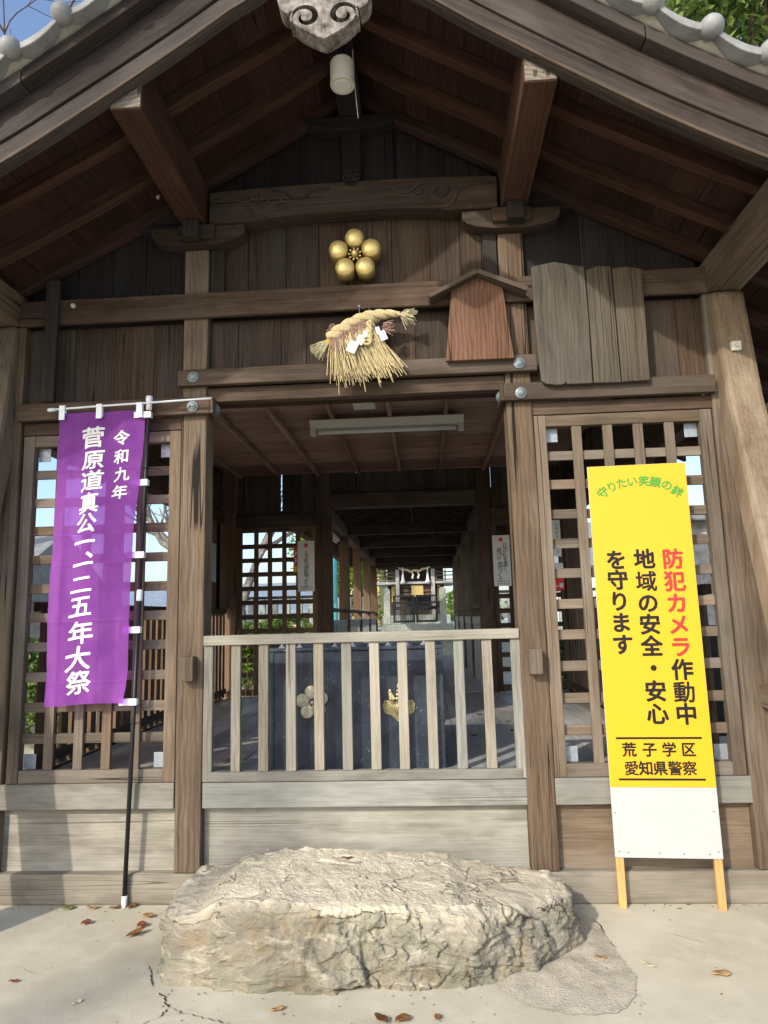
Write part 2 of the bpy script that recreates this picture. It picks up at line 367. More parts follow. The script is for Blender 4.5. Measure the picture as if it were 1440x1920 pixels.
# glyphs --------------------------------------------------------------
_fc = bpy.data.curves.new('glyph', 'FONT'); _fo = bpy.data.objects.new('glyph', _fc); COL.objects.link(_fo)
_cache = {}
def glyph(ch, bold=0.0):
    if (ch, bold) in _cache: return _cache[(ch, bold)]
    _fc.body = ch; _fc.offset = bold; _fc.resolution_u = 3
    dg = bpy.context.evaluated_depsgraph_get(); dg.update()
    me = bpy.data.meshes.new_from_object(_fo.evaluated_get(dg))
    vs = [(v.co.x-.5, v.co.y-.38) for v in me.vertices]; fs = [tuple(p.vertices) for p in me.polygons]
    bpy.data.meshes.remove(me); _cache[(ch, bold)] = (vs, fs); return vs, fs
_fine = {}
def fine(ch):
    if ch not in _fine:
        vs, fs = glyph(ch); bm = bmesh.new(); vv = [bm.verts.new((x, y, 0)) for x, y in vs]
        for f in fs:
            try: bm.faces.new([vv[i] for i in f])
            except ValueError: pass
        bmesh.ops.triangulate(bm, faces=bm.faces)
        for it in range(5):
            ee = [e for e in bm.edges if e.calc_length() > .09]
            if not ee: break
            bmesh.ops.subdivide_edges(bm, edges=ee, cuts=1); bmesh.ops.triangulate(bm, faces=bm.faces)
        bm.verts.index_update(); _fine[ch] = ([(v.co.x, v.co.y) for v in bm.verts], [tuple(v.index for v in f.verts) for f in bm.faces]); bm.free()
    return _fine[ch]
def put(mb, ch, fn, size, bold=0.0, shear=0.0, sx=1.0, sy=1.0, rot=0.0, slim=0.0, dz=(0, -.00004, 0), sub=False):
    vs, fs = fine(ch) if sub else glyph(ch); k = 8 if bold > .006 else (3 if bold > 0 else 0)
    for q in range(k+1):
        ox, oy = (bold*cos(2*pi*q/k), bold*sin(2*pi*q/k)) if q < k else (0, 0); out = []
        for x, y in vs:
            x += ox; y += oy
            x, y = x*size*sx, (y+shear*x+slim*(x*x-.1))*size*sy
            x, y = x*cos(rot)-y*sin(rot), x*sin(rot)+y*cos(rot)
            out.append(Vector(fn(x, y))+Vector(dz)*q)
        mb.add(out, fs, (1, 0, 0), 1.0)

# ================================================================== THE GROUND
g = MB(); n = 60
g.add([(-300, -300, 0), (300, -300, 0), (300, 300, 0), (-300, 300, 0)], [(0, 1, 2, 3)])
tag(g.build('ground', 'ground_concrete'), kind='structure')
# ragged patch of bare soil beside and before the stone
def soil():
    mb = MB(); c = Vector((.95, -.60)); pts = [(1.06, -.10), (1.15, -.13), (1.19, -.30), (1.20, -.52), (1.225, -.75), (1.17, -.93), (1.07, -1.04), (.90, -1.05), (.72, -.98), (.62, -.84), (.6, -.5), (.75, -.2)]
    R = 96; rings = 14; vs = []; fs = []
    def rad(th):
        d = Vector((cos(th), sin(th))); best = .5
        for i in range(len(pts)):
            a = Vector(pts[i])-c; b = Vector(pts[(i+1) % len(pts)])-c; e = b-a
            den = d.x*e.y-d.y*e.x
            if abs(den) < 1e-9: continue
            t = (a.x*e.y-a.y*e.x)/den; q = (a.x*d.y-a.y*d.x)/den
            if t > 0 and -1e-6 <= q <= 1+1e-6: best = t
        return best
    for j in range(rings+1):
        for i in range(R):
            th = 2*pi*i/R; s_ = j/rings; r = rad(th)*s_*(1+.035*noise.noise((cos(th)*9, sin(th)*9, 0)))
            p = c+Vector((cos(th), sin(th)))*r
            z = .004+(.010*max(0, noise.noise((p.x*11, p.y*11, 3))+.2)+.006*max(0, noise.noise((p.x*40, p.y*40, 5))))*(1-s_**6)
            vs.append((p.x, p.y, z))
    for j in range(rings):
        for i in range(R): fs.append((j*R+i, j*R+(i+1) % R, (j+1)*R+(i+1) % R, (j+1)*R+i))
    mb.add(vs, fs); return tag(mb.build('bare_soil', 'soil', smooth=True), kind='structure')
soil()
def crack(pts, w):
    mb = MB(); vs = []; fs = []; fine = []
    for (a, b) in zip(pts, pts[1:]):
        for k in range(7):
            t = k/7; p = Vector(a).lerp(Vector(b), t); fine.append(p+Vector((random.uniform(-.006, .006), random.uniform(-.006, .006))))
    fine.append(Vector(pts[-1]))
    for i, p in enumerate(fine):
        ww = w*random.uniform(.25, 1.0)*min(1, i/4+.1, (len(fine)-1-i)/4+.1)
        vs += [(p.x-ww/2, p.y-ww*.2, .003), (p.x+ww/2, p.y+ww*.2, .003)]
    fs = [(2*i, 2*i+1, 2*i+3, 2*i+2) for i in range(len(fine)-1)]
    mb.add(vs, fs); tag(mb.build('ground_crack', 'crack_dark'), kind='structure')
crack([(-.945, -.66), (-.90, -.75), (-.874, -.805), (-.85, -.86)], .008)
crack([(-.80, -.905), (-.771, -.933), (-.745, -.985), (-.719, -1.013)], .016)
crack([(-.719, -1.013), (-.732, -1.081), (-.80, -1.15)], .009)
crack([(-.719, -1.013), (-.656, -1.05), (-.51, -1.10), (-.40, -1.14)], .006)
crack([(-1.9, -.62), (-1.7, -.70), (-1.55, -.69), (-1.35, -.78)], .003)
crack([(1.45, -.30), (1.60, -.42), (1.66, -.47)], .003)
crack([(1.16, -.17), (1.195, -.25), (1.19, -.42), (1.215, -.5)], .012)

# ================================================================== THE HALL
hall = thing('worship_hall', 'dark weathered timber worship hall with open gable front and lattice side bays', 'shrine hall')
R_ = lerp(smooth_tab([(0, 4.89), (.24, 4.71), (.60, 4.50), (.94, 4.30), (1.3, 4.075), (2.1, 3.655), (3.15, 3.14)]))
B_ = lerp(smooth_tab([(0, 4.84), (.33, 4.57), (.456, 4.495), (.69, 4.325), (.93, 4.16), (1.21, 3.975), (1.55, 3.76), (1.98, 3.52), (2.6, 3.21), (3.2, 2.93)]))
XS = [i*.16 for i in range(21)]          # 0 .. 3.2
def sgn(xs, s): return [s*x for x in xs]
FB = .012
# base
MB().box(-2.75, 2.75, .0, .16, 0, .165).build('base_sill', 'wood_grey', hall, FB)
MB().box(-.925, .905, .058, .09, .165, .51, (1, 0, 0)).build('base_panel', 'wood_grey', hall)
MB().box(-2.13, -1.085, .058, .09, .165, .51, (1, 0, 0)).build('base_panel', 'wood_grey', hall)
MB().box(1.055, 2.12, .058, .09, .165, .51, (1, 0, 0), tone=1.1).build('base_panel', 'wood_brace', hall)
MB().box(-.923, .903, .004, .12, .507, .645).build('kick_rail', 'wood_grey', hall, .005)
MB().box(-2.12, -1.087, .004, .12, .507, .648).build('kick_rail', 'wood_grey', hall, .005)
MB().box(1.057, 2.115, .004, .12, .507, .648).build('kick_rail', 'wood_grey', hall, .005)
# bay posts, one continuous timber each
for x0, x1 in ((-1.082, -.926), (.902, 1.056)):
    MB().box(x0, x1, 0, .15, .165, 3.9, jit=.002).build('post', 'wood_post', hall, .009)
    xm = (x0+x1)/2
    p = MB().box(xm-.035, xm+.04, -.07, -.001, 1.215, 1.355, tone=.93).build('peg_block', 'wood_post', hall, .007)
    MB().box(x0-.02 if x0 < 0 else x1, x0 if x0 < 0 else x1+.02, .02, .12, .65, 2.72).build('jamb', 'wood_grey' if x0 < 0 else 'wood_post', hall, .004)
for s in (-1, 1):
    a, b = sorted((s*2.105, s*2.33))
    MB().box(a, b, .0, .2, .165, 3.44, jit=.002).build('post', 'wood_post', hall, .01)
    # leaning brace in front of the corner post
    mb = MB(); x0, x1 = sorted((s*2.145, s*2.345))
    prof = [(-.03, 3.44), (.10, 3.44), (.06, 2.75), (-.10, 2.05), (-.27, 1.36), (-.60, 0.0), (-.88, 0.0), (-.47, 1.36), (-.29, 2.05), (-.13, 2.75)]
    mb.prism(prof, x0, x1, (0, -.25, 1), plane='YZ'); mb.build('brace', 'wood_brace', hall, .03)
    MB().box(*sorted((s*2.2, s*2.28)), -.52, .0, 1.01, 1.13, (0, 1, 0)).build('brace_tie', 'wood_post', hall, .006)
# lattice side bays
def lattice(x0, x1, y0, mat, par, zb=.65, zt=2.72, n=4, brackets=True, rows=10, st=.07, back=False):
    fr = MB(); fr.box(x0, x0+st, y0+.012, y0+.07, zb, zt).box(x1-st, x1, y0+.012, y0+.07, zb, zt)
    fr.box(x0+st, x1-st, y0+.016, y0+.066, zb, zb+.072).box(x0+st, x1-st, y0+.016, y0+.066, zt-.068, zt)
    f = fr.build('lattice_frame', mat, par, .004)
    bars = MB(); w = x1-x0-2*st
    for i in range(n):
        c = x0+st+w*(i+1)/(n+1)+random.uniform(-.004, .004); bars.box(c-.028, c+.028, y0+.022, y0+.042, zb+.072, zt-.068, jit=.0015)
    for j in range(rows):
        z = zb+.072+(zt-.068-zb-.072)*(j+1)/(rows+1)+random.uniform(-.003, .003); bars.box(x0+st, x1-st, y0+.043, y0+.064, z-.028, z+.028, jit=.0015)
    bars.build('lattice_bars', mat, f, .003)
    if brackets:
        for bx, sx in ((x0+st, 1), (x1-st, -1)):
            for bz, sz in ((zb+.072, 1), (zt-.068, -1)):
                m = MB(); m.box(*sorted((bx, bx+sx*.075)), y0+.068, y0+.072, *sorted((bz, bz+sz*.085)))
                for q in ((.02, .02), (.055, .06), (.055, .02)):
                    m.lathe((bx+sx*q[0], y0+.068, bz+sz*q[1]), (0, -1, 0), [(0, .005), (.003, .004)], 8)
                m.build('corner_bracket', 'galvanised', f, .006)
lattice(-2.085, -1.088, .0, 'wood_lattice', hall)
lattice(1.06, 2.098, .0, 'wood_lattice', hall)
# rails above the lattices
for x0, x1, hx in ((-2.11, -.895, -.999), (.885, 2.118, .985)):
    m = MB(); m.box(x0, x1, -.045, .0, 2.805, 2.912); s_ = m.build('head_strip', 'wood_mid', hall, .006)
    b = MB(); b.lathe((hx, -.045, 2.848), (0, -1, 0), [(0, .034), (.006, .034), (.008, .026), (.010, .026), (.016, .015), (.018, .001)], 20)
    b.build('bolt_cover', 'bolt_green', s_)
    e = x1 if x0 < 0 else x0; sd = 1 if x0 < 0 else -1
    MB().box(*sorted((e, e+sd*.02)), -.043, .14, 2.807, 2.91, (0, 1, 0)).build('head_strip', 'wood_mid', hall, .004)
    b = MB(); b.lathe((e+sd*.02, .05, 2.858), (sd, 0, 0), [(0, .034), (.006, .034), (.008, .026), (.016, .015), (.018, .001)], 20); b.build('bolt_cover', 'bolt_green', s_)
    xa, xb = (x0+.02, -1.086) if x0 < 0 else (1.058, x1-.01)
    MB().box(xa, xb, .012, .06, 2.725, 2.803).build('head_strip', 'wood_mid', hall, .004)
# centre lintel
m = MB(); m.box(-1.098, 1.092, -.045, .0, 2.985, 3.088); li = m.build('lintel', 'wood_mid', hall, .006)
for hx, hz in ((-.999, 3.036), (.985, 3.032)):
    b = MB(); b.lathe((hx, -.045, hz), (0, -1, 0), [(0, .034), (.006, .034), (.008, .026), (.010, .026), (.016, .015), (.018, .001)], 20); b.build('bolt_cover', 'bolt_green', li)
MB().box(-.924, .900, .012, .075, 2.892, 2.983).build('lintel', 'wood_mid', hall, .005)
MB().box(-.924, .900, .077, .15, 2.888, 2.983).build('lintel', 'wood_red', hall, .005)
# the long tie beam and the thin strip standing before it
MB().box(-2.13, 2.13, -.035, .0, 3.43, 3.592).build('tie_beam', 'wood_mid', hall, .008)
MB().box(-1.945, -1.865, -.068, -.037, 2.915, 3.71, jit=.001).build('batten', 'wood_mid_shaded', hall, .004)
# boarding of the gable wall: upright boards up to the rafters
def boards(x0, x1, z0, top, y0, y1, ws, gaps=0.0015, name='wall_boarding', mat='wood_dark', z0f=None):
    m = MB(); x = x0
    while x < x1-.02:
        w = random.choice(ws)*random.uniform(.9, 1.1); xe = min(x+w, x1)
        if x1-xe < .08: xe = x1
        d = random.uniform(-.004, .004)
        m.prism([(x+gaps, z0), (xe-gaps, z0), (xe-gaps, top(xe)), (x+gaps, top(x))], y0+d, y1+d, (0, 0, 1)); x = xe
    return m.build(name, mat, hall, .002)
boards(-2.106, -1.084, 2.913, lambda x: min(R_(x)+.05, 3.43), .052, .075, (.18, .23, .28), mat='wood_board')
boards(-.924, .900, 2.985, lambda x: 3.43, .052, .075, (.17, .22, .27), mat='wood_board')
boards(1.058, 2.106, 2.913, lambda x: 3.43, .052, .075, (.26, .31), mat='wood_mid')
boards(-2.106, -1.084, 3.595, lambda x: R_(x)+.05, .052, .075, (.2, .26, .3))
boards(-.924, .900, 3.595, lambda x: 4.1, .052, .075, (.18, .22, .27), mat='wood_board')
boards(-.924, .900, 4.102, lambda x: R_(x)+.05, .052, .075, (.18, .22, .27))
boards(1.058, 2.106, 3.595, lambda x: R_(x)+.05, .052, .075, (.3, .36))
for x0, x1 in ((-.92, -.83), (.81, .895)): MB().box(x0, x1, .02, .05, 3.595, 3.98).build('filler_strip', 'wood_mid_shaded', hall, .003)
# dark backing behind boards so no daylight comes through the gable
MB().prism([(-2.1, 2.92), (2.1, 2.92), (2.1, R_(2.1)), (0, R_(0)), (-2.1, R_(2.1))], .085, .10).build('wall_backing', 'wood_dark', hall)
# bracket arms on the posts
for s in (-1, 1):
    c = s*.985
    prof = [(c-.30, 4.03), (c-.30, 3.975), (c-.27, 3.945), (c-.22, 3.925), (c-.10, 3.905), (c+.10, 3.905), (c+.22, 3.925), (c+.27, 3.945), (c+.30, 3.975), (c+.30, 4.03)]
    MB().prism(prof, -.055, .05).build('bracket_arm', 'wood_board', hall, .006)
    MB().box(c-.12, c+.12, -.085, -.056, 3.935, 4.03).build('bearing_block', 'wood_board', hall, .012)
    # outward nose of the arched beam
    q = [(s*1.085, 4.03), (s*1.36, 4.03), (s*1.40, 4.075), (s*1.385, 4.13), (s*1.33, 4.165), (s*1.25, 4.18), (s*1.085, 4.18)]
    MB().prism(q, -.03, .05).build('beam_nose', 'wood_dark', hall, .006)
# arched beam with carved scrolls
xs = [-.905+1.81*i/24 for i in range(25)]
lo = lambda x: 4.035+.028*(1-min(1, abs(x)/.60)**4) if abs(x) < .60 else 4.035
hi = lambda x: 4.245+.02*(1-(x/.9)**2)
koryo = MB().strip(xs, lo, hi, -.075, .05).build('arched_beam', 'wood_board', hall, .006)
def spiral(cx, cz, r0_, r1_, a0, a1, n=18): return [(cx+(r0_+(r1_-r0_)*i/(n-1))*cos(a0+(a1-a0)*i/(n-1)), cz+(r0_+(r1_-r0_)*i/(n-1))*sin(a0+(a1-a0)*i/(n-1))) for i in range(n)]
for s in (-1, 1):
    def cv(pts, r=.009):
        MB().tube([(s*x, -.077, z) for x, z in pts], [r*(.35+.65*sin(pi*min(1, max(0, .08+.84*i/(len(pts)-1))))) for i in range(len(pts))], 8).build('carved_scroll', 'wood_barge', koryo, smooth=True)
    cv([(.87, 4.195), (.82, 4.195), (.78, 4.20), (.74, 4.185), (.70, 4.165), (.66, 4.165), (.62, 4.18)]+spiral(.555, 4.165, .055, .022, radians(60), radians(-250), 14), .010)
    cv([(.655, 4.19), (.655, 4.15), (.645, 4.10), (.62, 4.07), (.57, 4.055), (.53, 4.05)], .010)
    cv([(.50, 4.225), (.46, 4.225), (.42, 4.215), (.39, 4.185), (.36, 4.165), (.32, 4.165), (.28, 4.18), (.25, 4.205), (.20, 4.22), (.14, 4.222)], .009)
    cv(spiral(.425, 4.175, .034, .014, radians(200), radians(430), 12), .008)
for dz in (.042, .072):
    MB().tube([(x, -.077, lo(x)+dz) for x in [-.48+.96*i/16 for i in range(17)]], .006, 6).build('carved_scroll', 'wood_barge', koryo, smooth=True)
# knot carving on the beam, king post and bracket board below the ridge
m = MB()
for q in range(6):
    a = q*pi/3; m.tube([(.0+.028*cos(a)+.022*cos(t), -.085, 4.285+.032*sin(a)+.022*sin(t)) for t in [2*pi*i/12 for i in range(13)]], .006, 6)
m.box(-.022, .022, -.08, -.05, 4.245, 4.30); m.build('knot_carving', 'wood_dark', koryo, smooth=True)
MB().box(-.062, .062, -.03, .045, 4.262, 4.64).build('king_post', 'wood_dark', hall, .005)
prof = [(-.30, 4.735), (-.30, 4.70), (-.265, 4.675), (-.21, 4.665), (-.16, 4.65), (-.09, 4.64), (.09, 4.64), (.16, 4.65), (.21, 4.665), (.265, 4.675), (.30, 4.70), (.30, 4.735)]
MB().prism(prof, -.06, .05).build('bracket_arm', 'wood_dark', hall, .005)
# purlins, ridge beam, eave beams
for s in (-1, 1):
    a, b = sorted((s*.925, s*1.085))
    m = MB(); m.prism([(a, 4.035), (b, 4.035), (b, R_(b)), (a, R_(a))], -1.075, .045, (0, 1, 0), tone=.95); m.build('purlin', 'wood_purlin', hall, .008)
    MB().box(a+.006, b-.006, -1.0775, -1.0755, 4.043, 4.175, (0, 1, 0)).build('end_grain', 'end_grain', hall)
    MB().box(a+.03, b-.03, -.14, -.062, 4.034-.115, 4.033).build('purlin_block', 'wood_mid_shaded', hall, .005)
    a, b = sorted((s*2.125, s*2.335))
    MB().prism([(a, 3.442), (b, 3.442), (b, R_(b)), (a, R_(a))], -1.075, 4.6, (0, 1, 0)).build('eave_beam', 'wood_post', hall, .012)
MB().box(-.075, .075, -1.075, 4.6, 4.74, 4.90, (0, 1, 0)).build('ridge_beam', 'wood_dark', hall, .006)
# rafters
RD = .085
for y in [-.70, -.35, -.002]+[.42+.42*i for i in range(10)]:
    for s in (-1, 1):
        xs = sgn([.0]+XS[1:], s); yw = .065
        y0 = y-yw/2 if y > -.1 else y-yw/2
        if y == -.002: y0 = -.05
        MB().strip(xs, lambda x: R_(x), lambda x: R_(x)+RD, y0, y0+yw, seg_axis=True).build('rafter', 'wood_purlin', hall, .003)
# deck: narrow boards laid along the building, seen from below
for s in (-1, 1):
    m = MB(); x = 0.0
    while x < 3.2:
        xe = x+random.uniform(.14, .20); d = random.uniform(0, .004)
        vs = [(s*(x+.001), y, R_(x+.001)+RD+d+dz) for dz in (0, .02) for y in (-1.06, 4.75)]+[(s*(xe-.001), y, R_(xe-.001)+RD+d+dz) for dz in (0, .02) for y in (-1.06, 4.75)]
        m.add(vs, [(0, 1, 3, 2), (4, 6, 7, 5), (0, 4, 5, 1), (2, 3, 7, 6), (0, 2, 6, 4), (1, 5, 7, 3)], (0, 1, 0)); x = xe
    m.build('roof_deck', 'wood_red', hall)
# barge boards
for s in (-1, 1):
    xs = sgn([i*.08 for i in range(41)], s); H1 = lambda x: B_(x)+.125
    T = lambda x: B_(x)+.305-.035*max(0, abs(x)-.9)
    b = MB().strip(xs, B_, H1, -1.12, -1.062, seg_axis=True).build('barge_board', 'wood_barge', hall, .006)
    MB().strip(xs, lambda x: H1(x)+.002, lambda x: T(x)+.01, -1.132, -1.062, seg_axis=True).build('upper_board', 'wood_barge', b, .005)
    MB().strip(xs, lambda x: B_(x)+.004, lambda x: B_(x)+.022, -1.135, -1.121, seg_axis=True).build('edge_moulding', 'wood_mid', b, .003)
    # trim in separate lengths
    for x0, x1 in ((0, .52), (.52, 1.46), (1.46, 2.4), (2.4, 3.2)):
        xx = [s*(x0+.002+(x1-x0-.004)*i/10) for i in range(11)]
        MB().strip(xx, lambda x: T(x)+.012, lambda x: T(x)+.085, -1.205, -1.064, seg_axis=True).build('barge_trim', 'wood_barge', b, .006)
    # mortar bed under the verge tiles
    m = MB(); vs = []; fs = []
    for i, x in enumerate(sgn([i*.04 for i in range(81)], s)):
        t = T(x)+.086; w = .012*noise.noise((x*4, s, 0))
        vs += [(x, -1.185+w*.3, t), (x, -1.0, t), (x, -1.0, t+.07), (x, -1.235+w, t+.065+w*.4), (x, -1.225+w, t+.03)]
    nn = 5; k = 81
    for i in range(k-1):
        fs += [(i*nn+j, i*nn+(j+1) % nn, (i+1)*nn+(j+1) % nn, (i+1)*nn+j) for j in range(nn)]
    m.add(vs, fs); m.build('mortar_bed', 'mortar', hall, smooth=True)
    # verge tiles: hanging crescents with round knobs between them
    for j in range(13):
        xc = 1.48-.242*6+.242*j+(.0 if s > 0 else 0)
        xa, xb = xc, xc+.242
        if xa < .05 or xb > 3.2: continue
        za, zb = T(xa)+.145, T(xb)+.145; m = MB(); vs = []; N = 14; y0, y1 = -1.275, -.9
        for i in range(N+1):
            t = i/N; x = xa+(xb-xa)*t; z = za+(zb-za)*t-.038*sin(pi*t)**.8
            th = .030+.012*sin(pi*t)
            vs += [(s*x, y0, z-th/2), (s*x, y1, z-th/2+.01), (s*x, y1, z+th/2+.01), (s*x, y0, z+th/2)]
        fs = [(0, 1, 2, 3), (4*N+3, 4*N+2, 4*N+1, 4*N)]+[(4*i+q, 4*i+4+q, 4*i+4+(q+1) % 4, 4*i+(q+1) % 4) for i in range(N) for q in range(4)]
        m.add(vs, fs); vt = m.build('verge_tile', 'tile', hall, .005)
        m = MB(); m.tube([(s*xa, -.9, za+.005), (s*xa, -1.24, za+.005)], .036, 16); m.ball((s*xa, -1.265, za+.005), .052, 20)
        m.build('tile_knob', 'tile', vt, smooth=True)
# tiled roof surface: rows of round and flat tiles
for s in (-1, 1):
    m = MB(); NX, NY = 60, 260; vs = []; fs = []
    for i in range(NX+1):
        x = 3.2*i/NX
        for j in range(NY+1):
            y = -1.0+5.9*j/NY; ph = (y+1.0)/.28*2*pi
            z = R_(x)+RD+.15+.028*max(-.3, cos(ph))-.018*((x*4.2) % 1)
            vs.append((s*x, y, z))
    for i in range(NX):
        for j in range(NY): a = i*(NY+1)+j; fs.append((a, a+1, a+NY+2, a+NY+1))
    m.add(vs, fs); m.build('roof_tiles', 'tile', hall, smooth=True)
m = MB()
for k in range(3): m.box(-.16+.03*k, .16-.03*k, -1.15, 4.9, 5.13+.05*k, 5.178+.05*k, (0, 1, 0))
m.tube([(0, -1.15, 5.30), (0, 4.9, 5.30)], .08, 14); m.build('roof_ridge', 'tile', hall, .005)
# pendant under the apex: cut board with two curling holes
def pendant():
    K = .00052; CX, CZ = .0, 4.195
    T_ = lambda x, y: ((x-590)*K*1.08, (325-y)*K)
    half = [(590, 325), (640, 300), (700, 262), (745, 235), (790, 195), (835, 150), (856, 105), (850, 60), (856, 30), (872, 20), (888, 48), (920, 30), (945, 0), (965, -50), (975, -110), (960, -170), (900, -190), (860, -240), (800, -300), (760, -420), (680, -470), (590, -470)]
    out = [T_(*p) for p in half]+[(-a, b) for a, b in [T_(*p) for p in half][-2:0:-1]]
    def hole(sg):
        o = []; c = (745, 100)
        for i in range(26):
            t = i/25; a = radians(-12+405*t); r = 118-78*t+.5*(10+40*sin(pi*min(1, .06+t*.95))); o.append((c[0]+r*cos(a), c[1]-r*sin(a)))
        for i in range(25, -1, -1):
            t = i/25; a = radians(-12+405*t); r = max(3, 118-78*t-.5*(10+40*sin(pi*min(1, .06+t*.95)))); o.append((c[0]+r*cos(a), c[1]-r*sin(a)))
        q = [T_(*p) for p in o]; return q if sg > 0 else [(-a, b) for a, b in q]
    cu = bpy.data.curves.new('pend', 'CURVE'); cu.dimensions = '2D'; cu.fill_mode = 'BOTH'; cu.extrude = .042; cu.bevel_depth = .004
    for poly in (out, hole(1), hole(-1)):
        sp = cu.splines.new('POLY'); sp.points.add(len(poly)-1); sp.use_cyclic_u = True
        for p, (a, b) in zip(sp.points, poly): p.co = (a, b, 0, 1)
    ob = bpy.data.objects.new('pend', cu); COL.objects.link(ob)
    dg = bpy.context.evaluated_depsgraph_get(); dg.update(); me = bpy.data.meshes.new_from_object(ob.evaluated_get(dg))
    m = MB(); m.add([(v.co.x+CX, -1.195-v.co.z, v.co.y+CZ) for v in me.vertices], [tuple(p.vertices) for p in me.polygons], (0, 0, 1))
    bpy.data.objects.remove(ob); bpy.data.meshes.remove(me)
    gp = m.build('gable_pendant', 'pendant_white', hall, normals=False)
k = NT('pendant_white'); o = k.obj(); n_ = k.noise(o, 14, 6, .7); n2_ = k.noise(k.scale(o, (60, 60, 8)), 1, 3)
k.bump(k.math('ADD', n_, n2_), .5, .006)
k.done(k.mix(k.rng(k.math('ADD', k.math('MULTIPLY', n_, .75), k.math('MULTIPLY', n2_, .25)), .38, .66), (.060, .048, .042), (.38, .35, .315)), .85, 0, .15)
pendant()

# ---- inside
m = MB(); x = -2.02
while x < 2.0:
    xe = min(2.02, x+random.uniform(.2, .26)); m.box(x+.002, xe-.002, .121, 4.42, .60+random.uniform(0, .002), .648+random.uniform(-.002, .002), (0, 1, 0)); x = xe
m.build('floor', 'wood_floor', hall, .003)
m = MB(); y = .15
while y < 4.3:
    ye = min(y+.50, 4.33); a, b = 3.380, 3.338
    m.add([(-2.04, y, a), (2.04, y, a), (2.04, ye-.016, b), (-2.04, ye-.016, b), (-2.04, y, a+.012), (2.04, y, a+.012), (2.04, ye-.016, b+.012), (-2.04, ye-.016, b+.012)], [(0, 1, 2, 3), (7, 6, 5, 4), (0, 4, 5, 1), (2, 6, 7, 3), (1, 5, 6, 2), (0, 3, 7, 4)], (1, 0, 0)); y = ye+.014
MB().box(-2.1, 2.1, .15, 4.36, 3.43, 3.44).build('ceiling_backing', 'wood_dark', hall)
ce = m.build('ceiling', 'wood_ceiling', hall)
m = MB()
for x in (-1.88, -1.38, -.90, -.39, .12, .61, 1.14, 1.64): m.box(x-.018, x+.018, .15, 4.33, 3.30, 3.346, (0, 1, 0))
m.build('ceiling_battens', 'wood_ceiling', ce, .003)
# side walls
for s in (-1, 1):
    xw = s*2.09
    for y in (1.45, 2.95): MB().box(*sorted((xw, xw+s*.12)), y-.06, y+.06, .165, 3.44).build('side_post', 'wood_gold' if s < 0 else 'wood_mid', hall, .006)
    MB().box(*sorted((xw, xw+s*.12)), .201, 4.35, 2.72, 2.86, (0, 1, 0)).build('side_beam', 'wood_mid', hall, .005)
    MB().box(*sorted((s*2.11, s*2.16)), .201, 4.35, 2.861, 3.44, (0, 1, 0)).build('side_boarding', 'wood_inner', hall)
    MB().box(*sorted((xw, xw+s*.14)), .201, 4.35, 0, .64, (0, 1, 0)).build('base_panel', 'wood_mid', hall)
    xr = s*2.03
    rail = MB().box(*sorted((xr, xr+s*.05)), .202, 4.30, 1.64, 1.70, (0, 1, 0)).build('side_rail', 'wood_mid', hall, .004)
    MB().box(*sorted((xr, xr+s*.05)), .202, 4.30, .70, .76, (0, 1, 0)).build('lower_rail', 'wood_mid', rail, .004)
    y = .26; m = MB()
    while y < 4.25:
        m.box(*sorted((xr+s*.008, xr+s*.035)), y, y+.085, .66, 1.64, jit=.002); y += .135
    m.build('slats', 'wood_gold' if s < 0 else 'wood_post', rail, .003)
    if s < 0:
        MB().box(-2.075, -2.05, 3.56, 3.93, 1.70, 2.72, (0, 0, 1)).build('wall_board', 'wood_gold', hall, .003)
        MB().box(-2.045, -2.02, 4.03, 4.34, 1.70, 2.72, (0, 0, 1)).build('wall_board', 'wood_gold', hall, .003)
        MB().box(-2.10, -2.076, 3.1, 4.34, 1.70, 2.72, (0, 0, 1)).build('wall_board', 'wood_red', hall, .003)
# back wall
for x0, x1 in ((-2.16, -1.93), (-.93, -.755), (1.035, 1.205), (2.06, 2.28)):
    MB().box(x0, x1, 4.35, 4.52, .165, 3.9, jit=.002).build('back_post', 'wood_mid' if x0 > 0 else 'wood_gold' if x0 < -1.5 else 'wood_mid', hall, .008)
MB().box(-.754, 1.034, 4.33, 4.50, 2.90, 3.08).build('back_beam', 'wood_inner', hall, .008)
MB().box(-1.93, -.931, 4.34, 4.50, 2.70, 2.84).build('back_beam', 'wood_inner', hall, .008)
MB().box(1.206, 2.06, 4.34, 4.50, 2.70, 2.84).build('back_beam', 'wood_inner', hall, .008)
def backboards(x0, x1, z0, cracks):
    m = MB(); x = x0
    while x < x1-.02:
        xe = min(x1, x+random.uniform(.24, .34))
        if x1-xe < .1: xe = x1
        m.box(x, xe-.0005, 4.42, 4.445, z0, 3.9, (0, 0, 1)); x = xe
    m.build('back_boarding', 'wood_inner', hall)
# boards with the odd open joint that lets daylight through
ed = [-1.93, -1.83, -1.385, -.93]
for a, b, gp in ((-1.93, -1.832, .0), (-1.827, -1.39, .0), (-1.372, -.931, 0)): backboards(a, b, 2.842, gp)
for a, b in ((-.754, -.44), (-.428, .40), (.404, .55), (.556, 1.034)): backboards(a, b, 3.082, 0)
for a, b in ((1.206, 1.23), (1.234, 2.06)): backboards(a, b, 2.842, 0)
lattice(-1.93, -.931, 4.36, 'wood_gold', hall, .66, 2.699, 4, False, 10, .06)
lattice(1.206, 2.06, 4.36, 'wood_mid', hall, .66, 2.699, 4, False, 10, .06)
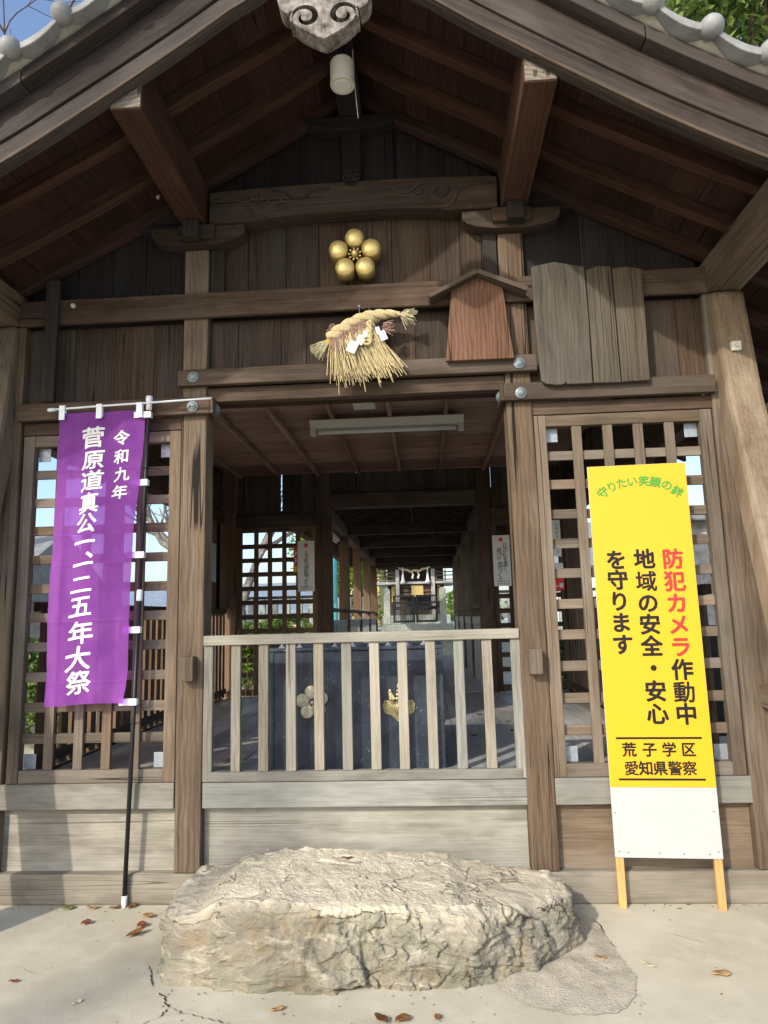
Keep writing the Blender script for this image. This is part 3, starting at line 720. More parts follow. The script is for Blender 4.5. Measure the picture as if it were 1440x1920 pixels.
# centre railing between the posts
rl = MB().box(-.925, .903, -.012, .046, 1.413, 1.47, jit=.001).build('railing', 'wood_grey', hall, .005)
MB().box(-.89, .884, .0, .05, .648, .704, jit=.001).build('bottom_rail', 'wood_grey', rl, .004)
for i in range(12):
    c = -.897+1.776*i/11
    w = .028 if i not in (0, 11) else .027
    MB().box(c-w, c+w, .004, .042, .705 if i not in (0, 11) else .65, 1.412, jit=.0015).build('baluster', 'wood_grey', rl, .003)
# small fixtures
m = MB(); m.box(2.20, 2.255, -.11, -.06, 3.03, 3.085); m.lathe((2.227, -.11, 3.057), (0, -1, 0), [(0, .012), (.015, .010)], 10); m.build('sensor_plate', 'lamp_cream', hall, .003)
m = MB(); m.lathe((-1.78, -.035, 3.545), (0, -1, 0), [(0, .016), (.01, .017), (.02, .012), (.026, .006)], 12); m.build('insulator', 'lamp_cream', hall, smooth=True)
for x, z in ((-1.22, 4.25), (1.115, 4.33)):
    m = MB(); m.lathe((x, -.12, z), (0, 0, -1), [(0, .012), (.015, .015), (.022, .009), (.035, .014), (.05, .010), (.06, .004)], 12); m.build('insulator', 'lamp_cream', hall, smooth=True)
# ================================================================== THINGS AT THE FRONT
# ---- stepping stone
def facet(P, sc, k):
    Q = P*Vector(sc); d, pts = noise.voronoi(Q); return (Q-pts[0]).dot(noise.cell_vector(pts[0]*37.7)-Vector((.5, .5, .5)))*k
def stone():
    foot = [(-.87, -.74), (-.83, -.84), (-.62, -.875), (-.39, -.90), (-.12, -.885), (.24, -.895), (.51, -.86), (.77, -.75), (.95, -.61), (1.06, -.45), (1.10, -.20), (1.02, -.04), (.5, -.02), (-.6, -.02), (-.92, -.05), (-.95, -.35)]
    top = [(-.875, -.66), (-.79, -.77), (-.55, -.80), (-.36, -.80), (-.12, -.80), (.22, -.81), (.48, -.79), (.74, -.70), (.92, -.565), (1.02, -.42), (1.04, -.20), (.82, -.13), (.46, -.10), (-.5, -.10), (-.88, -.15), (-.93, -.38)]
    c = Vector((.08, -.45))
    def rad(poly, th):
        d = Vector((cos(th), sin(th))); best = .3
        for i in range(len(poly)):
            a = Vector(poly[i])-c; e = Vector(poly[(i+1) % len(poly)])-Vector(poly[i]); den = d.x*e.y-d.y*e.x
            if abs(den) < 1e-9: continue
            t = (a.x*e.y-a.y*e.x)/den; q = (a.x*d.y-a.y*d.x)/den
            if t > 0 and -1e-6 <= q <= 1+1e-6: best = t
        return best
    htab = [(-1.0, .22), (-.86, .245), (-.70, .265), (-.60, .315), (-.3, .325), (.1, .318), (.45, .312), (.52, .285), (.75, .265), (.95, .235), (1.15, .18)]
    def hgt(x, y):
        for (a, b), (a2, b2) in zip(htab, htab[1:]):
            if x <= a2: z = b+(b2-b)*max(0, (x-a))/(a2-a); break
        else: z = .17
        return z-.022*max(0, min(1, (-.45-y)/.4))
    NT_, NS = 620, 190; vs = []; fs = []; ex = []
    for i in range(NT_):
        th = 2*pi*i/NT_; ra, rb = rad(top, th), rad(foot, th); d = Vector((cos(th), sin(th)))
        jag = .020*noise.noise((cos(th)*7, sin(th)*7, 4))+.012*noise.noise((cos(th)*19, sin(th)*19, 9))
        for j in range(NS+1):
            s_ = j/NS
            if s_ < .52:
                q = s_/.52; r = (ra+jag)*q; p = c+d*r; z = hgt(p.x, p.y); nrm = Vector((0, 0, 1)); e = 1.0
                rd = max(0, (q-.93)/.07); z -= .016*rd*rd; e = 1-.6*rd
            else:
                q = (s_-.52)/.48; p0 = c+d*(ra+jag); z0 = hgt(p0.x, p0.y)-.016
                r = ra+jag+(rb-ra-jag)*(q**.7); p = c+d*r; z = z0+(-.05-z0)*q
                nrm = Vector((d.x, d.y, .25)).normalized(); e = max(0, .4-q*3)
            P = Vector((p.x, p.y, z))
            f1 = noise.fractal(P*2.0, 1.0, 2.1, 3)*.026
            lay = noise.noise((P.x*1.6, P.y*1.6+P.z*1.2, P.z*9+P.x*2.4))*.004
            rdg = max(0, 1-abs(noise.noise(P*Vector((2.6, 2.6, 3.2))+Vector((3, 1, 7))))*16)*.009
            chip = facet(P+.03*noise.noise_vector(P*4), (3.6, 3.6, 5.5), .044)+facet(P+.02*noise.noise_vector(P*9), (9, 9, 13), .024)+facet(P, (23, 23, 32), .011)
            f2 = noise.fractal(P*13, .9, 2.1, 5)*.0055+chip; f3 = noise.fractal(P*55, .8, 2.0, 3)*.0024
            amt = .8 if s_ < .48 else 1.35
            if j == 0: nrm = Vector((0, 0, 1))
            P2 = P+nrm*((f1+lay+f2*1.3-rdg)*amt*(.30 if s_ < .44 else min(1, .30+(s_-.44)*7))+f3*.8)
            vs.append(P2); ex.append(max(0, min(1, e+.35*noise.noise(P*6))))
    for i in range(NT_):
        for j in range(NS):
            a, b = i*(NS+1)+j, ((i+1) % NT_)*(NS+1)+j
            fs.append((a, a+1, b+1, b))
    mb = MB(); mb.add(vs, fs, (1, 0, 0), 1.0)
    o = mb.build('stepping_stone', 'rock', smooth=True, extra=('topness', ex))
    tag(o, 'huge pale rough stepping stone lying before the hall railing', 'stone')
stone()

# ---- purple banner on its pole
bn = thing('banner_flag', 'purple festival banner with white brush lettering on a black pole', 'banner', (-1.345, -.02, 0))
P_ = [Vector((-1.345, -.022, .0)), Vector((-1.253, -.088, 2.86))]
MB().tube([P_[0]+Vector((0, 0, .05)), P_[0].lerp(P_[1], .6)], .0125, 12).build('pole', 'pole_black', bn, smooth=True)
MB().tube([P_[0].lerp(P_[1], .6), P_[1]], .010, 12).build('pole', 'pole_black', bn, smooth=True)
MB().tube([P_[0], P_[0]+Vector((.002, 0, .06))], .0155, 12).build('foot_cap', 'plastic_white', bn, .003)
q = P_[0].lerp(P_[1], .6); MB().lathe(q-Vector((.001, 0, .035)), P_[1]-P_[0], [(0, .015), (.005, .018), (.06, .017), (.066, .013)], 14).build('pole_clamp', 'plastic_white', bn, smooth=True)
q = P_[1]; MB().lathe(q-Vector((.001, 0, .035)), P_[1]-P_[0], [(0, .017), (.05, .017), (.055, .021), (.085, .02), (.088, .012)], 14).build('pole_cap', 'plastic_white', bn, smooth=True)
MB().tube([(-1.875, -.105, 2.847), (-1.55, -.107, 2.858), (-.868, -.100, 2.878)], .0065, 8).build('crossbar', 'plastic_white', bn, smooth=True)
MB().lathe((-1.875, -.105, 2.847), (-1, 0, -.03), [(-.05, .010), (-.01, .012), (0, .008)], 10).build('crossbar_cap', 'plastic_white', bn, smooth=True)
TL, TR, BL, BR = Vector((-1.793, 0, 2.822)), Vector((-1.289, 0, 2.822)), Vector((-1.830, 0, 1.088)), Vector((-1.348, 0, 1.104))
def cloth(s, t, lift=0.0):
    p = (TL.lerp(TR, s)).lerp(BL.lerp(BR, s), t)
    edge = .010*sin(t*9+.5)*(s-.25) + .018*sin(t*4.2+1)*max(0, s-.5)
    y = -.108+.012*sin(s*7.5+t*2.1)*(.25+t*.9)+.008*sin(s*14-t*5)+.010*sin(t*7+s*2)+.02*t
    y += -.010*exp(-((s-.13)/.05)**2)*(.4+t*.8)
    for tf in (.206, .435, .535, .727, .93): y -= .0035*exp(-((t-tf)/.004)**2)
    for sf in (.62,): y -= .003*exp(-((s-sf)/.006)**2)*min(1, t*3)
    y += .012*sin((s*1.6+t*3.1)*9)*max(0, t-.75)*1.6+.007*sin((s*2.2-t*6.5)*3.3+1.3*sin(t*9))*(.3+t)+.004*noise.noise((s*7, t*22, 2.0))
    return Vector((p.x+edge, y+lift, p.z+.006*sin(s*pi)*t))
m = MB(); NX, NY = 50, 260
m.add([cloth(i/NX, j/NY) for j in range(NY+1) for i in range(NX+1)], [(j*(NX+1)+i, j*(NX+1)+i+1, (j+1)*(NX+1)+i+1, (j+1)*(NX+1)+i) for j in range(NY) for i in range(NX)], (0, 0, 1), 1)
cl = m.build('cloth', 'purple_cloth', bn, smooth=True, normals=False)
lt = MB(); Wd, Ht = .495, 1.73
for ch, s, t, sz, sy in (('菅', .41, .091, .150, 1), ('原', .435, .171, .140, 1), ('道', .439, .246, .150, .95), ('真', .424, .324, .140, 1), ('公', .414, .394, .140, 1), ('一', .415, .46, .150, 1), ('、', .585, .478, .15, 1), ('一', .410, .535, .150, 1), ('二', .40, .602, .150, .9), ('五', .403, .676, .150, 1), ('年', .424, .764, .155, 1), ('大', .406, .849, .160, 1), ('祭', .425, .928, .155, 1),
                       ('令', .753, .098, .105, 1), ('和', .768, .164, .10, 1), ('九', .788, .227, .10, 1), ('年', .783, .290, .10, 1)):
    put(lt, ch, lambda x, y, s=s, t=t: cloth(s+x/Wd, t-y/Ht, -.003), sz*.92, .021, .12, 1.04, .98*sy, 0, -.12, sub=True)
lt.build('lettering', 'white_paint', cl)
for i, (px_, pz_) in enumerate(((-1.78, 2.823), (-1.55, 2.823), (-1.302, 2.823))):
    m = MB(); m.box(px_-.018, px_+.018, -.1185, -.1165, pz_-.045, pz_+.045).box(px_-.018, px_+.018, -.098, -.0965, pz_-.03, pz_+.045).box(px_-.018, px_+.018, -.1165, -.098, pz_+.042, pz_+.046); m.build('hanging_loop', 'plastic_white', bn, .001)
for pz_ in (2.795, 2.381, 1.950, 1.515, 1.108):
    f = pz_/2.86; pc = P_[0].lerp(P_[1], f); m = MB(); w = .075
    m.box(pc.x-w-.01, pc.x+.018, pc.y-.0165, pc.y-.0145, pz_-.019, pz_+.019).box(pc.x-w+.02, pc.x+.018, pc.y+.0145, pc.y+.0165, pz_-.017, pz_+.017).box(pc.x+.016, pc.x+.019, pc.y-.0145, pc.y+.0145, pz_-.018, pz_+.018)
    m.build('hanging_loop', 'plastic_white', bn, .001)
m = MB()
for z in (2.47, .985):
    pc = P_[0].lerp(P_[1], z/2.86); m.tube([(pc.x+.016*cos(a), pc.y+.016*sin(a)-.001, z+.004*sin(a*2)) for a in [2*pi*i/12 for i in range(13)]], .0022, 5)
    m.tube([(pc.x+.012, pc.y+.01, z), (pc.x+.045, .02, z+.01), (pc.x+.06, .03, z)], .002, 5)
m.build('tie_wire', 'iron_black', bn)

# ---- yellow warning sign leaning on the right lattice
sg = thing('warning_sign', 'tall yellow crime prevention camera sign on two timber legs leaning on the lattice', 'sign', (1.335, -.06, 0))
U = Vector((1, -.06, 0)).normalized(); V = Vector((.004, .018, 1)).normalized(); Nn = U.cross(V)
mt = Matrix((U, V, Nn)).transposed().to_4x4(); mt.translation = (1.335, -.06, 0); sg.matrix_world = mt   # local x right, y up the board, z towards viewer
def LB(x0, x1, y0, y1, z0, z1, ax=None): return MB().box(x0, x1, y0, y1, z0, z1, ax)
for x0 in (.010, .512): LB(x0, x0+.040, .0, 2.37, -.034, -.006).build('leg', 'wood_new', sg, .002, local=True)
bd = LB(.005, .555, .255, 2.39, -.005, .000).build('board', 'sign_white', sg, .0008, local=True)
LB(.0065, .5535, .612, 2.3885, .0005, .0022).build('yellow_face', 'sign_yellow', bd, local=True)
m1, m2, m3 = MB(), MB(), MB(); ZL = (0, 0, .00004)
L = lambda cx, cy, h=.0036: (lambda x, y: (cx+x, cy+y, h))
for ch, cy in zip('防犯カメラ', (1.838, 1.712, 1.590, 1.472, 1.351)): put(m1, ch, L(.438, cy), .118, .022 if ch in '動域' else .033, dz=ZL)
for ch, cy in zip('作動中', (1.228, 1.108, .992)): put(m2, ch, L(.435, cy), .118, .022 if ch in '動域' else .033, dz=ZL)
for ch, cy in zip('地域の安全・安心', (1.842, 1.716, 1.595, 1.477, 1.358, 1.238, 1.115, .995)): put(m2, ch, L(.284, cy), .118, .022 if ch in '動域' else .033, dz=ZL)
for ch, cy in zip('を守ります', (1.842, 1.728, 1.608, 1.490, 1.369)): put(m2, ch, L(.129, cy), .118, .022 if ch in '動域' else .033, dz=ZL)
for ch, cx in zip('荒子学区', (.120, .226, .329, .429)): put(m2, ch, L(cx, .807), .078, .017 if ch in '警察愛' else .026, dz=ZL)
for ch, cx in zip('愛知県警察', (.124, .200, .275, .351, .426)): put(m2, ch, L(cx, .710), .078, .017 if ch in '警察愛' else .026, dz=ZL)
for i, ch in enumerate('守りたい笑顔の絆'):
    cx = (.084, .137, .193, .251, .318, .380, .443, .498)[i]; cy = (2.235, 2.266, 2.284, 2.293, 2.292, 2.283, 2.262, 2.222)[i]
    put(m3, ch, L(cx, cy), .064, .034, dz=ZL, rot=radians((36, 26, 15, 6, -4, -13, -24, -36)[i]))
m1.build('red_lettering', 'red_sign', bd, local=True); m3.build('green_lettering', 'green_ink', bd, local=True)
for cy in (.866, .652): m2.add([(.053, cy-.0055, .0036), (.503, cy-.0055, .0036), (.503, cy+.0055, .0036), (.053, cy+.0055, .0036)], [(0, 1, 2, 3)])
m2.build('black_lettering', 'ink', bd, local=True)
m = MB()
for cx, cy in ((.022, .48), (.53, .49), (.03, .285), (.075, .28), (.235, .28), (.36, .277), (.49, .277), (.535, .29)): m.lathe((cx, cy, .0), (0, 0, 1), [(0, .0032), (.0015, .0028), (.002, .0005)], 8)
m.build('nail_heads', 'iron_black', bd, local=True)

# ---- golden plum crest
pc = thing('plum_crest', 'gilded plum blossom crest of five domed petals on the gable boards', 'crest', (.012, .052, 3.785))
for a in range(5):
    t = radians(90+72*a); cx, cz = .012+.107*cos(t), 3.785+.107*sin(t)
    MB().lathe((cx, .055, cz), (0, -1, 0), [(0, .058), (.095, .060), (.110, .0605), (.122, .056), (.131, .046), (.1365, .032), (.139, .016), (.1395, .001)], 32).build('petal', 'gold', pc, smooth=True)
m = MB(); m.lathe((.012, .05, 3.785), (0, -1, 0), [(0, .02), (.12, .02), (.128, .016), (.132, .006)], 16)
for a in range(9):
    t = 2*pi*a/9+.3; m.ball((.012+.036*cos(t), -.055, 3.785+.036*sin(t)), .0075, 8); m.tube([(.012+.018*cos(t), -.05, 3.785+.018*sin(t)), (.012+.036*cos(t), -.055, 3.785+.036*sin(t))], .003, 5)
m.build('stamens', 'gold', pc, smooth=True)

# ---- straw rope ornament
sr = thing('straw_rope_ornament', 'new year straw rope ornament with long fringe and white paper streamers below the tie beam', 'ornament', (.09, -.09, 3.3))
path = [(-.140, 3.215), (-.10, 3.245), (-.05, 3.275), (.0, 3.305), (.05, 3.330), (.10, 3.349), (.15, 3.360), (.20, 3.366), (.25, 3.366), (.285, 3.360)]
def pth(t):
    f = t*(len(path)-1); i = min(int(f), len(path)-2); q = f-i; return Vector((path[i][0]+(path[i+1][0]-path[i][0])*q, -.085, path[i][1]+(path[i+1][1]-path[i][1])*q))
for k in range(3):
    pts = []; rr = []
    for i in range(90):
        t = i/89; p = pth(t); R = .046*(sin(pi*min(1, .30+.62*t))**.8)*(1-.45*t)+.004; a = 2*pi*k/3+t*15
        pts.append(p+Vector((-.45*sin(a), cos(a), .89*sin(a)))*R*.62); rr.append(R*.66)
    MB().tube(pts, rr, 10).build('rope_strand', 'straw', sr, smooth=True)
def strands(n, fn, mat, name, r=(.0016, .0030), par=sr):
    m = MB()
    for i in range(n):
        pts = fn(); rr = random.uniform(*r); m.tube(pts, [rr]*(len(pts)-1)+[rr*.7], 5, tone=random.uniform(.7, 1.25), cap=False)
    return m.build(name, mat, par, smooth=True, normals=False)
def fr():
    t = random.uniform(.0, .56); p = pth(t)+Vector((0, random.uniform(-.03, .03), -.015)); u = (t-.28)/.28
    x1 = .075+u*.185+random.gauss(0, .030); z1 = random.gauss(2.985, .03)+.02*max(0, u)-.05*(random.random() < .08)
    mid = Vector((p.x*.55+x1*.45+random.gauss(0, .006), p.y-.028+random.uniform(-.012, .012), p.z*.45+z1*.55+.02)); y1 = -.115+random.uniform(-.035, .03)
    return [p, p.lerp(mid, .5)+Vector((0, -.012, .006)), mid, Vector((x1, y1, z1))]
strands(360, fr, 'straw', 'straw_fringe', (.0018, .0038))
def fl():
    a = Vector((-.138, -.088, 3.212)); return [a, a+Vector((-.03-.095*random.random()**.5*1.0, random.uniform(-.012, .012), random.uniform(-.115, -.0)))]
def fl2():
    a = Vector((-.152+random.uniform(-.006, .006), -.088, 3.212+random.uniform(-.008, .008))); th = radians(random.uniform(196, 246)); r = random.uniform(.105, .125)
    return [a, a+Vector((cos(th)*r*.5, random.uniform(-.016, .016), sin(th)*r*.5)), a+Vector((cos(th)*r, random.uniform(-.02, .02), sin(th)*r))]
strands(150, fl2, 'straw_pale', 'straw_tuft')
def tl():
    a = Vector((.278, -.086, 3.362)); th = radians(random.gauss(-14, 20)); r = random.uniform(.06, .115)
    return [a, a+Vector((cos(th)*r*.5, random.uniform(-.015, .015), sin(th)*r*.5+.006)), a+Vector((cos(th)*r, random.uniform(-.025, .025), sin(th)*r))]
strands(60, tl, 'straw_pale', 'straw_tuft')
def pk():
    t = random.uniform(.02, .52); p = pth(t)+Vector((0, -.040, -.02+random.uniform(-.02, .015))); return [p, p+Vector((random.gauss(.0, .02), -.012, -.02)), p+Vector((random.gauss(.004, .02), -.010, -random.uniform(.04, .115)))]
strands(110, pk, 'pink_fibre', 'pink_fibres', (.001, .002))
def pk2(sd):
    p = Vector((-.09, -.09, 3.27)) if sd < 0 else Vector((.185, -.09, 3.27)); p = p+Vector((random.gauss(0, .014), 0, random.gauss(0, .02)))
    d = Vector((sd*random.uniform(.02, .055), random.uniform(-.02, .02), random.uniform(-.03, .03))); return [p, p+d*.5+Vector((0, 0, .008)), p+d]
strands(32, lambda: pk2(-1), 'pink_fibre', 'pink_fibres', (.002, .0035)); strands(32, lambda: pk2(1), 'pink_fibre', 'pink_fibres', (.002, .0035))
MB().lathe((-.140, -.088, 3.207), (-1, 0, -.55), [(0, .024), (.008, .027), (.018, .024), (.024, .016)], 14).build('ribbon', 'yellow_ribbon', sr, smooth=True)
MB().lathe((.272, -.086, 3.363), (1, 0, -.2), [(0, .012), (.012, .012)], 12).build('ribbon', 'yellow_ribbon', sr, smooth=True)
def shide(x0, z0, sd, n=3):
    m = MB(); x, z = x0, z0
    for i in range(n):
        w, h = .026+.016*i, .046+.014*i; a = radians(sd*(14+6*i)); ca, sa = cos(a), sin(a)
        c = [(-w/2, 0), (w/2, 0), (w/2, -h), (-w/2, -h)]; q = [(x+u*ca-v*sa, z+u*sa+v*ca) for u, v in c]; y = -.160-.004*i
        m.add([(u, y, v) for u, v in q]+[(u, y+.0012, v) for u, v in q], [(0, 1, 2, 3), (7, 6, 5, 4), (0, 4, 5, 1), (1, 5, 6, 2), (2, 6, 7, 3), (3, 7, 4, 0)])
        x, z = q[2] if sd > 0 else q[3]; z += .012; x -= 0
    m.build('paper_streamer', 'paper', sr)
shide(.078, 3.235, -1, 3); shide(.145, 3.255, 1, 2)
m = MB()
for k in range(2): m.tube([(.10+.012*sin(i*1.1+k*pi), -.150-.010*cos(i*1.1+k*pi), 3.30-i*.0125) for i in range(12)], .011, 8)
m.tube([(.085+.02*sin(i*.5), -.165, 3.16+.014*cos(i*.5)) for i in range(13)], .008, 8)
m.build('straw_knot', 'straw', sr, smooth=True)
m = MB(); m.tube([(.085, -.05, 3.43), (.10, -.075, 3.40), (.105, -.11, 3.35), (.10, -.12, 3.30)], .003, 5); m.tube([(.055, -.05, 3.42), (.09, -.06, 3.44), (.10, -.05, 3.40)], .004, 5); m.build('hanging_cord', 'bark', sr)
m = MB(); m.lathe((.033, -.035, 3.435), (0, -1, 0), [(0, .003), (.03, .003), (.031, .007), (.034, .006)], 8); m.tube([(.033, -.062, 3.435), (.036, -.066, 3.36)], .0022, 5); m.build('hook', 'galvanised', sr)

# ---- house shaped wooden notice board
hp = thing('roofed_plaque', 'reddish house shaped wooden plaque with a little gabled roof on the tie beam', 'plaque', (.75, -.06, 3.05))
m = MB(); m.prism([(.548, 3.052), (.952, 3.052), (.905, 3.50), (.755, 3.575), (.596, 3.50)], -.085, -.056, (0, 0, 1), tone=1.1); m.build('board', 'wood_plaque', hp, .003)
for a, b in (((.752, 3.60), (.462, 3.455)), ((.752, 3.60), (1.045, 3.468))):
    MB().beam((a[0], -.085, a[1]-.012), (b[0], -.085, b[1]-.012), .115, .028).build('roof_board', 'wood_mid', hp, .003)

# ---- three weathered name boards
def wboard(pts, label, tone):
    o = bpy.data.objects.new('weathered_plaque', None); m = MB(); m.prism(pts, -.085, -.060, (0, 0, 1), tone=tone); o2 = m.build('weathered_plaque', 'wood_weathered', None, .004)
    bpy.data.objects.remove(o); return tag(o2, label, 'plaque', 'weathered plaques by the right corner post')
wboard([(1.103, 2.905), (1.130, 2.884), (1.19, 2.874), (1.233, 2.878), (1.243, 2.890), (1.252, 2.877), (1.398, 2.876), (1.402, 3.30), (1.398, 3.605), (1.218, 3.648), (1.083, 3.622), (1.088, 3.2)], 'broad weathered grey plaque beside the right centre post, leftmost of three', 1.0)
wboard([(1.407, 2.877), (1.560, 2.874), (1.559, 3.25), (1.553, 3.598), (1.48, 3.607), (1.408, 3.583)], 'narrow weathered plaque with brown streak, middle of the three', 1.05)
wboard([(1.569, 2.876), (1.728, 2.880), (1.732, 3.2), (1.735, 3.575), (1.65, 3.592), (1.563, 3.586)], 'narrow weathered plaque with smoother face, nearest the right corner post', .95)

# ---- lamps
cy = thing('cylinder_lamp', 'cream cylinder downlight hanging under the gable ridge', 'lamp', (.012, -.6, 4.74))
MB().lathe((.012, -.6, 4.487), (0, 0, 1), [(0, .058), (0, .066), (.004, .068), (.135, .068), (.146, .062), (.15, .045)], 36).build('housing', 'lamp_cream', cy, smooth=False)
MB().lathe((.012, -.6, 4.494), (0, 0, -1), [(0, .050), (.010, .050), (.013, .046), (.0135, .002)], 32).build('diffuser', 'white_paint', cy)
MB().tube([(.012, -.6, 4.63), (.012, -.6, 4.745)], .016, 12).build('mount', 'iron_black', cy)
MB().tube([(.07, -.57, 4.74), (.075, -.56, 4.55), (.088, -.50, 4.36)], .0025, 5).build('cable', 'lamp_cream', cy)
fl_ = thing('fluorescent_lamp', 'long white fluorescent batten lamp under the panelled ceiling', 'lamp', (.09, 1.95, 3.3))
m = MB(); m.prism([(1.87, 3.30), (2.03, 3.30), (1.99, 3.235), (1.91, 3.235)], -.60, .77, (1, 0, 0), plane='YZ'); m.build('housing', 'lamp_cream', fl_, .004)
MB().tube([(-.53, 1.95, 3.205), (.70, 1.95, 3.205)], .020, 14).build('tube', 'white_paint', fl_, smooth=True)
for x in (-.575, .745): MB().box(x-.025, x+.025, 1.918, 1.982, 3.175, 3.236).build('lamp_holder', 'lamp_cream', fl_, .006)
tag(MB().box(-.16, .02, 1.33, 1.50, 3.262, 3.299).build('junction_box', 'lamp_cream', None, .006), 'small pale junction box on the ceiling in front of the long lamp', 'box')

# ---- offertory chest
ob = thing('offertory_chest', 'dark blue metal offertory chest with two pale crests behind the railing', 'chest', (-.08, .65, .648))
X0, X1, Y0, Y1, Z0, Z1 = -.635, .462, .30, .95, .65, 1.375
MB().box(X0, X1, Y0, Y1, Z0, Z1-.02, (0, 0, 1)).build('body', 'blue_tin', ob, .004)
m = MB()
irons = []
for x0, x1, xa, xb in ((X0-.006, X0+.06, X0-.006, X0-.001), (X1-.06, X1+.006, X1+.001, X1+.006)):
    m = MB(); m.box(x0, x1, Y0-.006, Y0-.001, Z0, Z1-.02).box(xa, xb, Y0-.001, Y0+.06, Z0, Z1-.02); irons.append(m.build('corner_iron', 'blue_tin', ob, .002))
rv = None
for q, (x, y, sc_) in enumerate(((X0+.027, Y0-.006, (1, .6, 1)), (X1-.027, Y0-.006, (1, .6, 1)), (X1+.006, Y0+.03, (.6, 1, 1)))):
    for i in range(12): m = MB(); m.ball((x, y, Z0+.035+i*.058), .0085, 8, sc_); m.build('rivet', 'blue_tin', irons[0 if q == 0 else 1], smooth=True)
m = MB(); m.box(X0-.012, X1+.012, Y0-.012, Y0+.045, Z1-.02, Z1).box(X0-.012, X1+.012, Y1-.05, Y1+.01, Z1-.02, Z1).box(X0-.012, X0+.045, Y0+.046, Y1-.051, Z1-.02, Z1, (0, 1, 0)).box(X1-.045, X1+.012, Y0+.046, Y1-.051, Z1-.02, Z1, (0, 1, 0)); m.build('rim', 'blue_tin', ob, .003)
for i in range(9):
    x = X0+.10+i*.112; MB().prism([(x-.035, Z1-.019), (x+.035, Z1-.019), (x, Z1+.028)], Y0+.046, Y1-.051, (0, 1, 0)).build('slat', 'box_slat', ob, .003)
cr = MB(); cx, cz = -.335, 1.045
for a in range(5):
    t = radians(96+72*a); cr.lathe((cx+.062*cos(t), Y0-.001, cz+.062*sin(t)), (0, -1, 0), [(0, .042), (.009, .042), (.012, .039), (.0135, .030), (.0145, .001)], 24)
for a in range(5):
    t = radians(132+72*a); cr.tube([(cx+.012*cos(t), Y0-.012, cz+.012*sin(t)), (cx+.036*cos(t), Y0-.014, cz+.036*sin(t))], .0035, 6); cr.ball((cx+.04*cos(t), Y0-.014, cz+.04*sin(t)), .006, 8)
cr.ball((cx, Y0-.012, cz), .014, 12); cr.build('plum_emblem', 'silver_dull', ob, smooth=True)
# paulownia leaf emblem: three broad leaves and three flower spikes
lf = MB(); vn = MB(); cx, cz = .195, 1.025
def blade(cx, cz, ang, ln, wd, y):
    N = 16; o = []
    for i in range(2*N):
        t = i/(2*N)*2*pi; r = (1-cos(t))/2; lob = 1+.07*cos(t*9)
        o.append((wd*sin(t)*(.55+.45*sin(r*pi))*lob, -ln*(r)))
    a = radians(ang); q = [(cx+u*cos(a)-v*sin(a), cz+u*sin(a)+v*cos(a)) for u, v in o]
    lf.prism(q, y, Y0-.001, (0, 0, 1))
    for k in range(-3, 4):
        p0 = (0, -ln*.12); p1 = (wd*.75*k/3.0, -ln*(.80-.12*abs(k))); tr = lambda u, v: (cx+u*cos(a)-v*sin(a), y-.002, cz+u*sin(a)+v*cos(a))
        vn.tube([tr(*p0), tr((p0[0]+p1[0])*.5+.004*k, (p0[1]+p1[1])/2), tr(*p1)], .0034, 6)
blade(cx-.022, cz+.012, -48, .088, .052, Y0-.010); blade(cx+.022, cz+.012, 48, .088, .052, Y0-.010); blade(cx, cz+.025, 0, .125, .050, Y0-.016)
for dx, h in ((-.052, .072), (0, .105), (.052, .072)):
    vn.tube([(cx+dx*.6, Y0-.010, cz+.01), (cx+dx, Y0-.012, cz+h)], .004, 6)
    for i in range(4):
        zz = cz+.035+(h-.035)*i/3; r = .013-.002*i
        for sd in (-1, 1): vn.ball((cx+dx*(.75+.25*i/3)+sd*r*.8, Y0-.010, zz), r*.8, 8, (1, .5, 1))
    vn.ball((cx+dx, Y0-.010, cz+h+.008), .009, 8, (1, .5, 1.3))
emb = lf.build('leaf_emblem', 'brass_dark', ob, smooth=False); vn.build('veins', 'brass_dull', emb, smooth=True)

# ---- hanging notices
def notice(name, label, x0, x1, z0, z1, y, cols, small=True, sun=True, yaw=None, mat='paper_grey'):
    o = MB().box(x0, x1, y, y+.004, z0, z1).build(name, mat, None)
    tag(o, label, 'notice'); w = x1-x0; ink = MB(); cxm = (x0+x1)/2
    if sun:
        s_ = MB(); s_.lathe((cxm+.0, y-.0005, z1-.085*(z1-z0)), (0, -1, 0), [(0, .026), (.0008, .026)], 24); s_.build('red_disc', 'red_ink', o)
    for text, cx, zt, sz, st in cols:
        for i, ch in enumerate(text): put(ink, ch, lambda x, y_, cx=cx, i=i: (cx+x+.006*sin(i*2.3), y-.0012, zt-i*st+y_), sz, .008, .12, .95, 1.05)
    if small:
        for r_, tx in enumerate(('愛知県神社庁', '愛知縣神社廳')): 
            for i, ch in enumerate(tx): put(ink, ch, lambda x, y_, i=i, r_=r_: (x0+.045+i*(w-.08)/5+x, y-.0012, z0+.055-r_*.028+y_), .020, .004)
    ink.build('lettering', 'ink', o)
    return o
notice('hanging_notice', 'white notice with a red disc and one brush column on the left inner lattice', -1.163, -.957, 1.885, 2.50, 4.325, [('よき年は初詣でから', -1.057, 2.355, .060, .050)])
notice('hanging_notice', 'white notice with a red disc and two brush columns beside the right bay post', 1.205, 1.412, 1.885, 2.495, 4.315, [('日の丸を高く', 1.350, 2.37, .066, .056), ('掲げて国つくり', 1.282, 2.31, .066, .058)])
